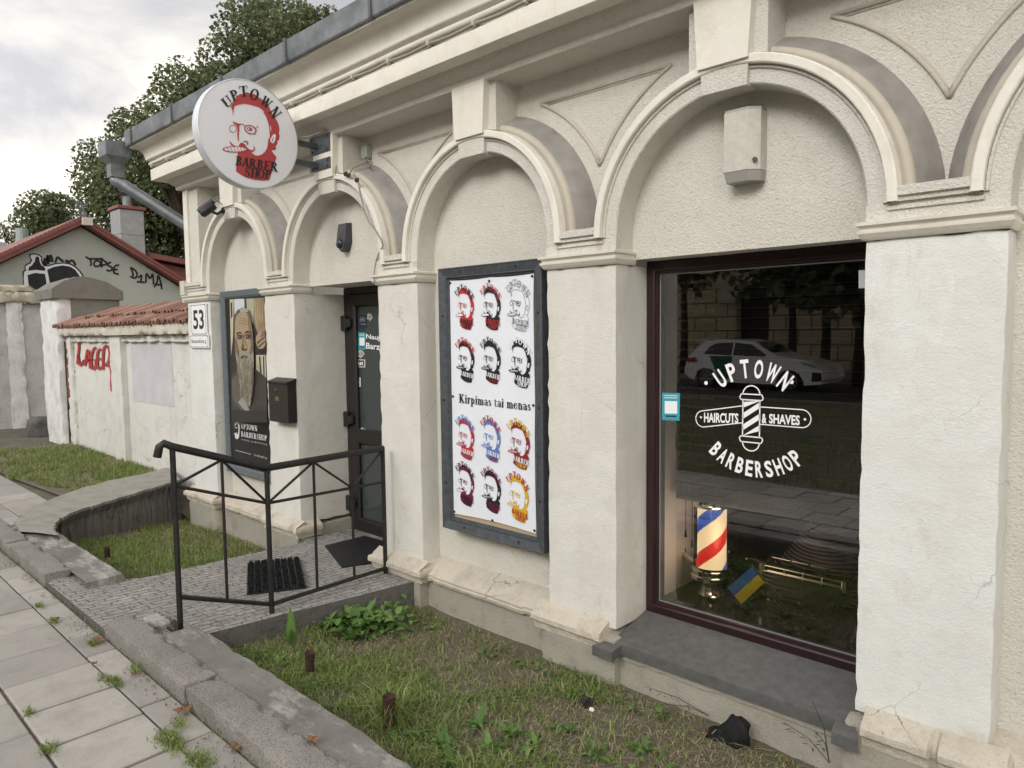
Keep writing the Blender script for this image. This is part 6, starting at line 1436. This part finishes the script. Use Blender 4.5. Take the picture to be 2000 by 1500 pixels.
g=MB(); g.sweep([(lambda k:(lambda a,y:(ac-(ar_+a)*math.cos(math.pi*k/14),y,azc+(ar_+a)*math.sin(math.pi*k/14))))(k) for k in range(15)],[(0,BYR+.02),(0,BYR+.12),(.8,BYR+.12),(.8,BYR+.02)]); g.build('door_arch',M['ledge'],sb)
MB().box(a0-.1,a1+.1,BYR-.7,BYR-.62,-1.7,azc+ar_+.2).build('door',flat('dark wood door',(.03,.022,.018),.6),sb)
g=MB(); g.prism([(x0-.5,BYR+.6,H),(x0-.5,BYR-9,H),(x0-.5,BYR-4.2,H+4)],(x1-x0+1,0,0)); g.build('roof',M['redmetal'],sb)
g=MB()
for k in range(8):
    x=-70+k*9.3
    if a0-2<x<a1+2 : continue
    g.box(x,x+1.5,BYR-.02,BYR+.015,.8,3.4); g.box(x,x+1.5,BYR-.02,BYR+.015,5.2,7.6)
g.build('window',flat('dark window pane',(.02,.023,.026),.1),sb)
def street_tree(px,yr,pytop,rad,label,n=9,low=.8):
    p=RF(px,700,yr); t=RF(px,pytop,yr); top=max(t.z,3.); c=[]
    for k in range(n):
        a=k*2.4; zz=low+(top-low)*((k+.5)/n); rr=rad*(.45+.55*math.sin(math.pi*(k+.7)/(n+.6)))
        c.append(((p.x+rr*.55*math.cos(a),yr+rr*.55*math.sin(a),zz),rr*.85))
    tree('street_tree',(p.x,yr,-1.62),c,label,grp='trees across the street',leaf=.34,dens=300,trunk=.16,limbs=True)
street_tree(1335,-20.9,300,1.9,'street tree left of the stone arch, mirrored above the car roof',9,1.8)
street_tree(1545,-19.5,300,2.2,'street tree right of the stone arch, mirrored above the car bonnet',9,1.2)
street_tree(1610,-18.6,200,2.6,'dense street tree mirrored in the right half of the shop window',10,1.)
street_tree(1675,-17.4,200,2.6,'dense street tree mirrored at the right edge of the shop window',10,.9)
street_tree(1760,-16.4,200,3.,'street tree beyond the right end of the mirrored row',10,.9)
street_tree(1900,-16.,200,3.,'last street tree of the row across the road',10,1.)
p=RF(1600,900,-12.); 
vb=[]
while len(vb)<26000:
    x=random.uniform(-26,3); y=random.uniform(-12.5,-3.7)
    if random.random()<(1 if y>-7 else .5): vb.append((x,y,-1.63))
blades('grass',vb,.10,.016,M['grass'],.6,'grass verge across the pavement, mirrored in the shop window')
# the parked car
cw_=RF(1390,757,-16.4); cf_=RF(1560,768,-16.4); cx0=-10.6; zr=-1.76; yc=-17.3; W2=.86
car=thing('parked_car',(cx0+1.3,yc,zr),'white hatchback with a green rear door band parked across the street','car')
rearX=cx0-.80; L=4.3
prof=[(0,.42),(.02,.62),(.10,.92),(.18,1.0),(.42,1.30),(.62,1.46),(1.1,1.50),(1.7,1.49),(2.2,1.42),(2.75,1.12),(2.95,1.02),(3.6,.93),(4.05,.80),(4.25,.62),(4.28,.40),(4.2,.24)]
def cpt(x,z,side,inset): return (rearX+x,yc+side*(W2-inset),zr+z)
g=MB(); vs=[]; ins=lambda z: .02 if z<.95 else .02+(z-.95)*.42
bot=[(4.2,.22),(0.05,.24)]
loop=prof+[(3.75,.20),(3.72,.34),(3.60,.52),(3.42,.62),(3.22,.62),(3.05,.52),(2.95,.34),(2.92,.20),(1.15,.20),(1.12,.34),(1.0,.52),(.80,.62),(.62,.62),(.46,.52),(.38,.34),(.35,.22)]
n=len(loop)
for s in (1,-1): vs+=[cpt(x,z,s,ins(z)) for x,z in loop]
g.add(vs,[list(range(n)),[n+k for k in range(n)][::-1]]+[[k,(k+1)%n,n+(k+1)%n,n+k] for k in range(n)])
body=g.build('body',flat('white car paint',(.84,.85,.86),.2,0,.6),car,True,30)
dkg=flat('dark car glass',(.012,.014,.016),.05)
for s in (1,-1):
    o=s*.006
    def sidep(pts): return [V(cpt(x,z,s,ins(z)))+V((0,o,.0)) for x,z in pts]
    g=MB(); g.poly(sidep([(.62,1.05),(.80,1.28),(1.0,1.38),(1.55,1.40),(1.56,1.02)])); g.poly(sidep([(1.62,1.02),(1.61,1.40),(2.15,1.34),(2.62,1.06),(2.60,1.0)])); g.build('side_window',dkg,car)
    g=MB(); g.poly(sidep([(1.02,.66),(.86,.98),(1.58,1.0),(1.60,.30),(1.18,.30)])); g.build('rear_door',flat('green car film',(.01,.14,.055),.3),car)
    MB().poly(sidep([(.02,.80),(.06,.92),(.40,.94),(.44,.80)])).build('tail_light',flat('tail light red',(.30,.012,.012),.2),car)
    MB().poly(sidep([(3.72,.78),(3.62,.86),(4.02,.79),(4.18,.66)])).build('headlight',flat('headlight',(.35,.37,.39),.1),car)
    MB().poly(sidep([(3.95,.30),(3.98,.58),(4.22,.56),(4.24,.34)])).build('air_intake',M['blackmat'],car)
    for x in (.75,3.33):
        w=MB(); c=V((rearX+x,yc+s*(W2-.20),zr+.31)); ax=V((0,s,0)); w.lathe(c,[(.0,0),(.30,0),(.315,.04),(.315,.17),(.29,.205),(.24,.205)],28,ax); wh=w.build('wheel',flat('tyre',(.015,.015,.016),.8),car,True,40)
        r_=MB(); r_.lathe(c,[(.24,.20),(.225,.212),(.215,.18)],28,ax)
        for k in range(10):
            a=k*math.pi/5; d=V((math.cos(a),0,math.sin(a))); e=V((-math.sin(a),0,math.cos(a))); q=c+ax*.203; r_.poly([q+d*.04+e*.02,q+d*.22+e*.028,q+d*.22-e*.028,q+d*.04-e*.02])
        r_.build('rim',flat('alloy',(.45,.46,.47),.3,.6),wh)
g=MB(); wsh=[(2.27,1.40),(2.78,1.11)]
g.poly([V(cpt(2.25,1.415,1,.28)),V(cpt(2.76,1.125,1,.14)),V(cpt(2.76,1.125,-1,.14)),V(cpt(2.25,1.415,-1,.28))]); 
for k in range(4): g.v[-1-k]+=V((.012,0,.012))
g.build('windscreen',dkg,car)
g=MB(); g.prism([cpt(1.0,1.508,1,.30),cpt(1.62,1.506,1,.30),cpt(1.62,1.506,-1,.30),cpt(1.0,1.508,-1,.30)],(0,0,.004)); g.build('roof_band',flat('green roof film',(.01,.14,.055),.3),car)
g=MB(); g.prism([cpt(.30,1.42,1,.3),cpt(.66,1.50,1,.3),cpt(.66,1.50,-1,.3),cpt(.30,1.42,-1,.3)],(0,0,.03)); g.build('spoiler',flat('white car trim',(.7,.7,.7),.25),car)

# ================================================================== SKY AND LIGHT
SUNV=V((.10,-.82,.50)).normalized()
w=bpy.data.worlds.new('World'); sc.world=w; w.use_nodes=True; nt=w.node_tree; bg=nt.nodes['Background']
T=NT.__new__(NT); T.nt=nt
tc=T.n('ShaderNodeTexCoord'); sky=T.n('ShaderNodeTexSky'); sky.sky_type='NISHITA'; sky.sun_disc=False
sky.sun_elevation=math.asin(SUNV.z); sky.sun_rotation=math.atan2(SUNV.x,SUNV.y); sky.dust_density=2.
sx=T.n('ShaderNodeSeparateXYZ'); T.l(tc.outputs['Generated'],sx.inputs[0])
mx=T.n('ShaderNodeMath',operation='MAXIMUM'); T.l(sx.outputs['Z'],mx.inputs[0]); mx.inputs[1].default_value=.02
ad=T.n('ShaderNodeMath',operation='ADD'); T.l(mx.outputs[0],ad.inputs[0]); ad.inputs[1].default_value=.22
dv=T.n('ShaderNodeVectorMath',operation='DIVIDE'); T.l(tc.outputs['Generated'],dv.inputs[0]); cmb=T.n('ShaderNodeCombineXYZ')
for k in range(3): T.l(ad.outputs[0],cmb.inputs[k])
T.l(cmb.outputs[0],dv.inputs[1])
n1=T.noise(1.55,8,.58,dv.outputs[0],.35); n2=T.noise(.8,4,.5,dv.outputs[0],.2)
sm_=T.n('ShaderNodeMath',operation='ADD'); T.l(n1,sm_.inputs[0]); T.l(n2,sm_.inputs[1])
hf=T.n('ShaderNodeMath',operation='MULTIPLY'); T.l(sm_.outputs[0],hf.inputs[0]); hf.inputs[1].default_value=.5
CL=9.0
cc=T.ramp(hf.outputs[0],[(.36,(.44,.445,.48)),(.45,(.54,.535,.55)),(.52,(.76,.735,.69)),(.59,(1.25,1.15,1.0))])
sc_=T.n('ShaderNodeVectorMath',operation='SCALE'); T.l(cc,sc_.inputs[0]); sc_.inputs['Scale'].default_value=CL
yr=T.n('ShaderNodeMapRange'); yr.inputs['From Min'].default_value=-1; yr.inputs['From Max'].default_value=1; yr.inputs['To Min'].default_value=1.85; yr.inputs['To Max'].default_value=.52; T.l(sx.outputs['Y'],yr.inputs['Value'])
sc2=T.n('ShaderNodeVectorMath',operation='SCALE'); T.l(sc_.outputs[0],sc2.inputs[0]); T.l(yr.outputs[0],sc2.inputs['Scale'])
fin=T.mix(.975,sky.outputs['Color'],sc2.outputs[0])
T.l(fin,bg.inputs['Color']); bg.inputs['Strength'].default_value=.12
sd=bpy.data.lights.new('sun','SUN'); sd.energy=1.5; sd.angle=math.radians(24); sd.color=(1.,.985,.95)
so=bpy.data.objects.new('sun',sd); COL.objects.link(so); so.rotation_euler=SUNV.to_track_quat('Z','Y').to_euler(); so.location=(0,-6,8)
sc.view_settings.view_transform='Standard'; sc.view_settings.look='None'; sc.view_settings.gamma=1; sc.view_settings.exposure=.36
sc.cycles.max_bounces=8; sc.cycles.transparent_max_bounces=12; sc.cycles.use_denoising=True
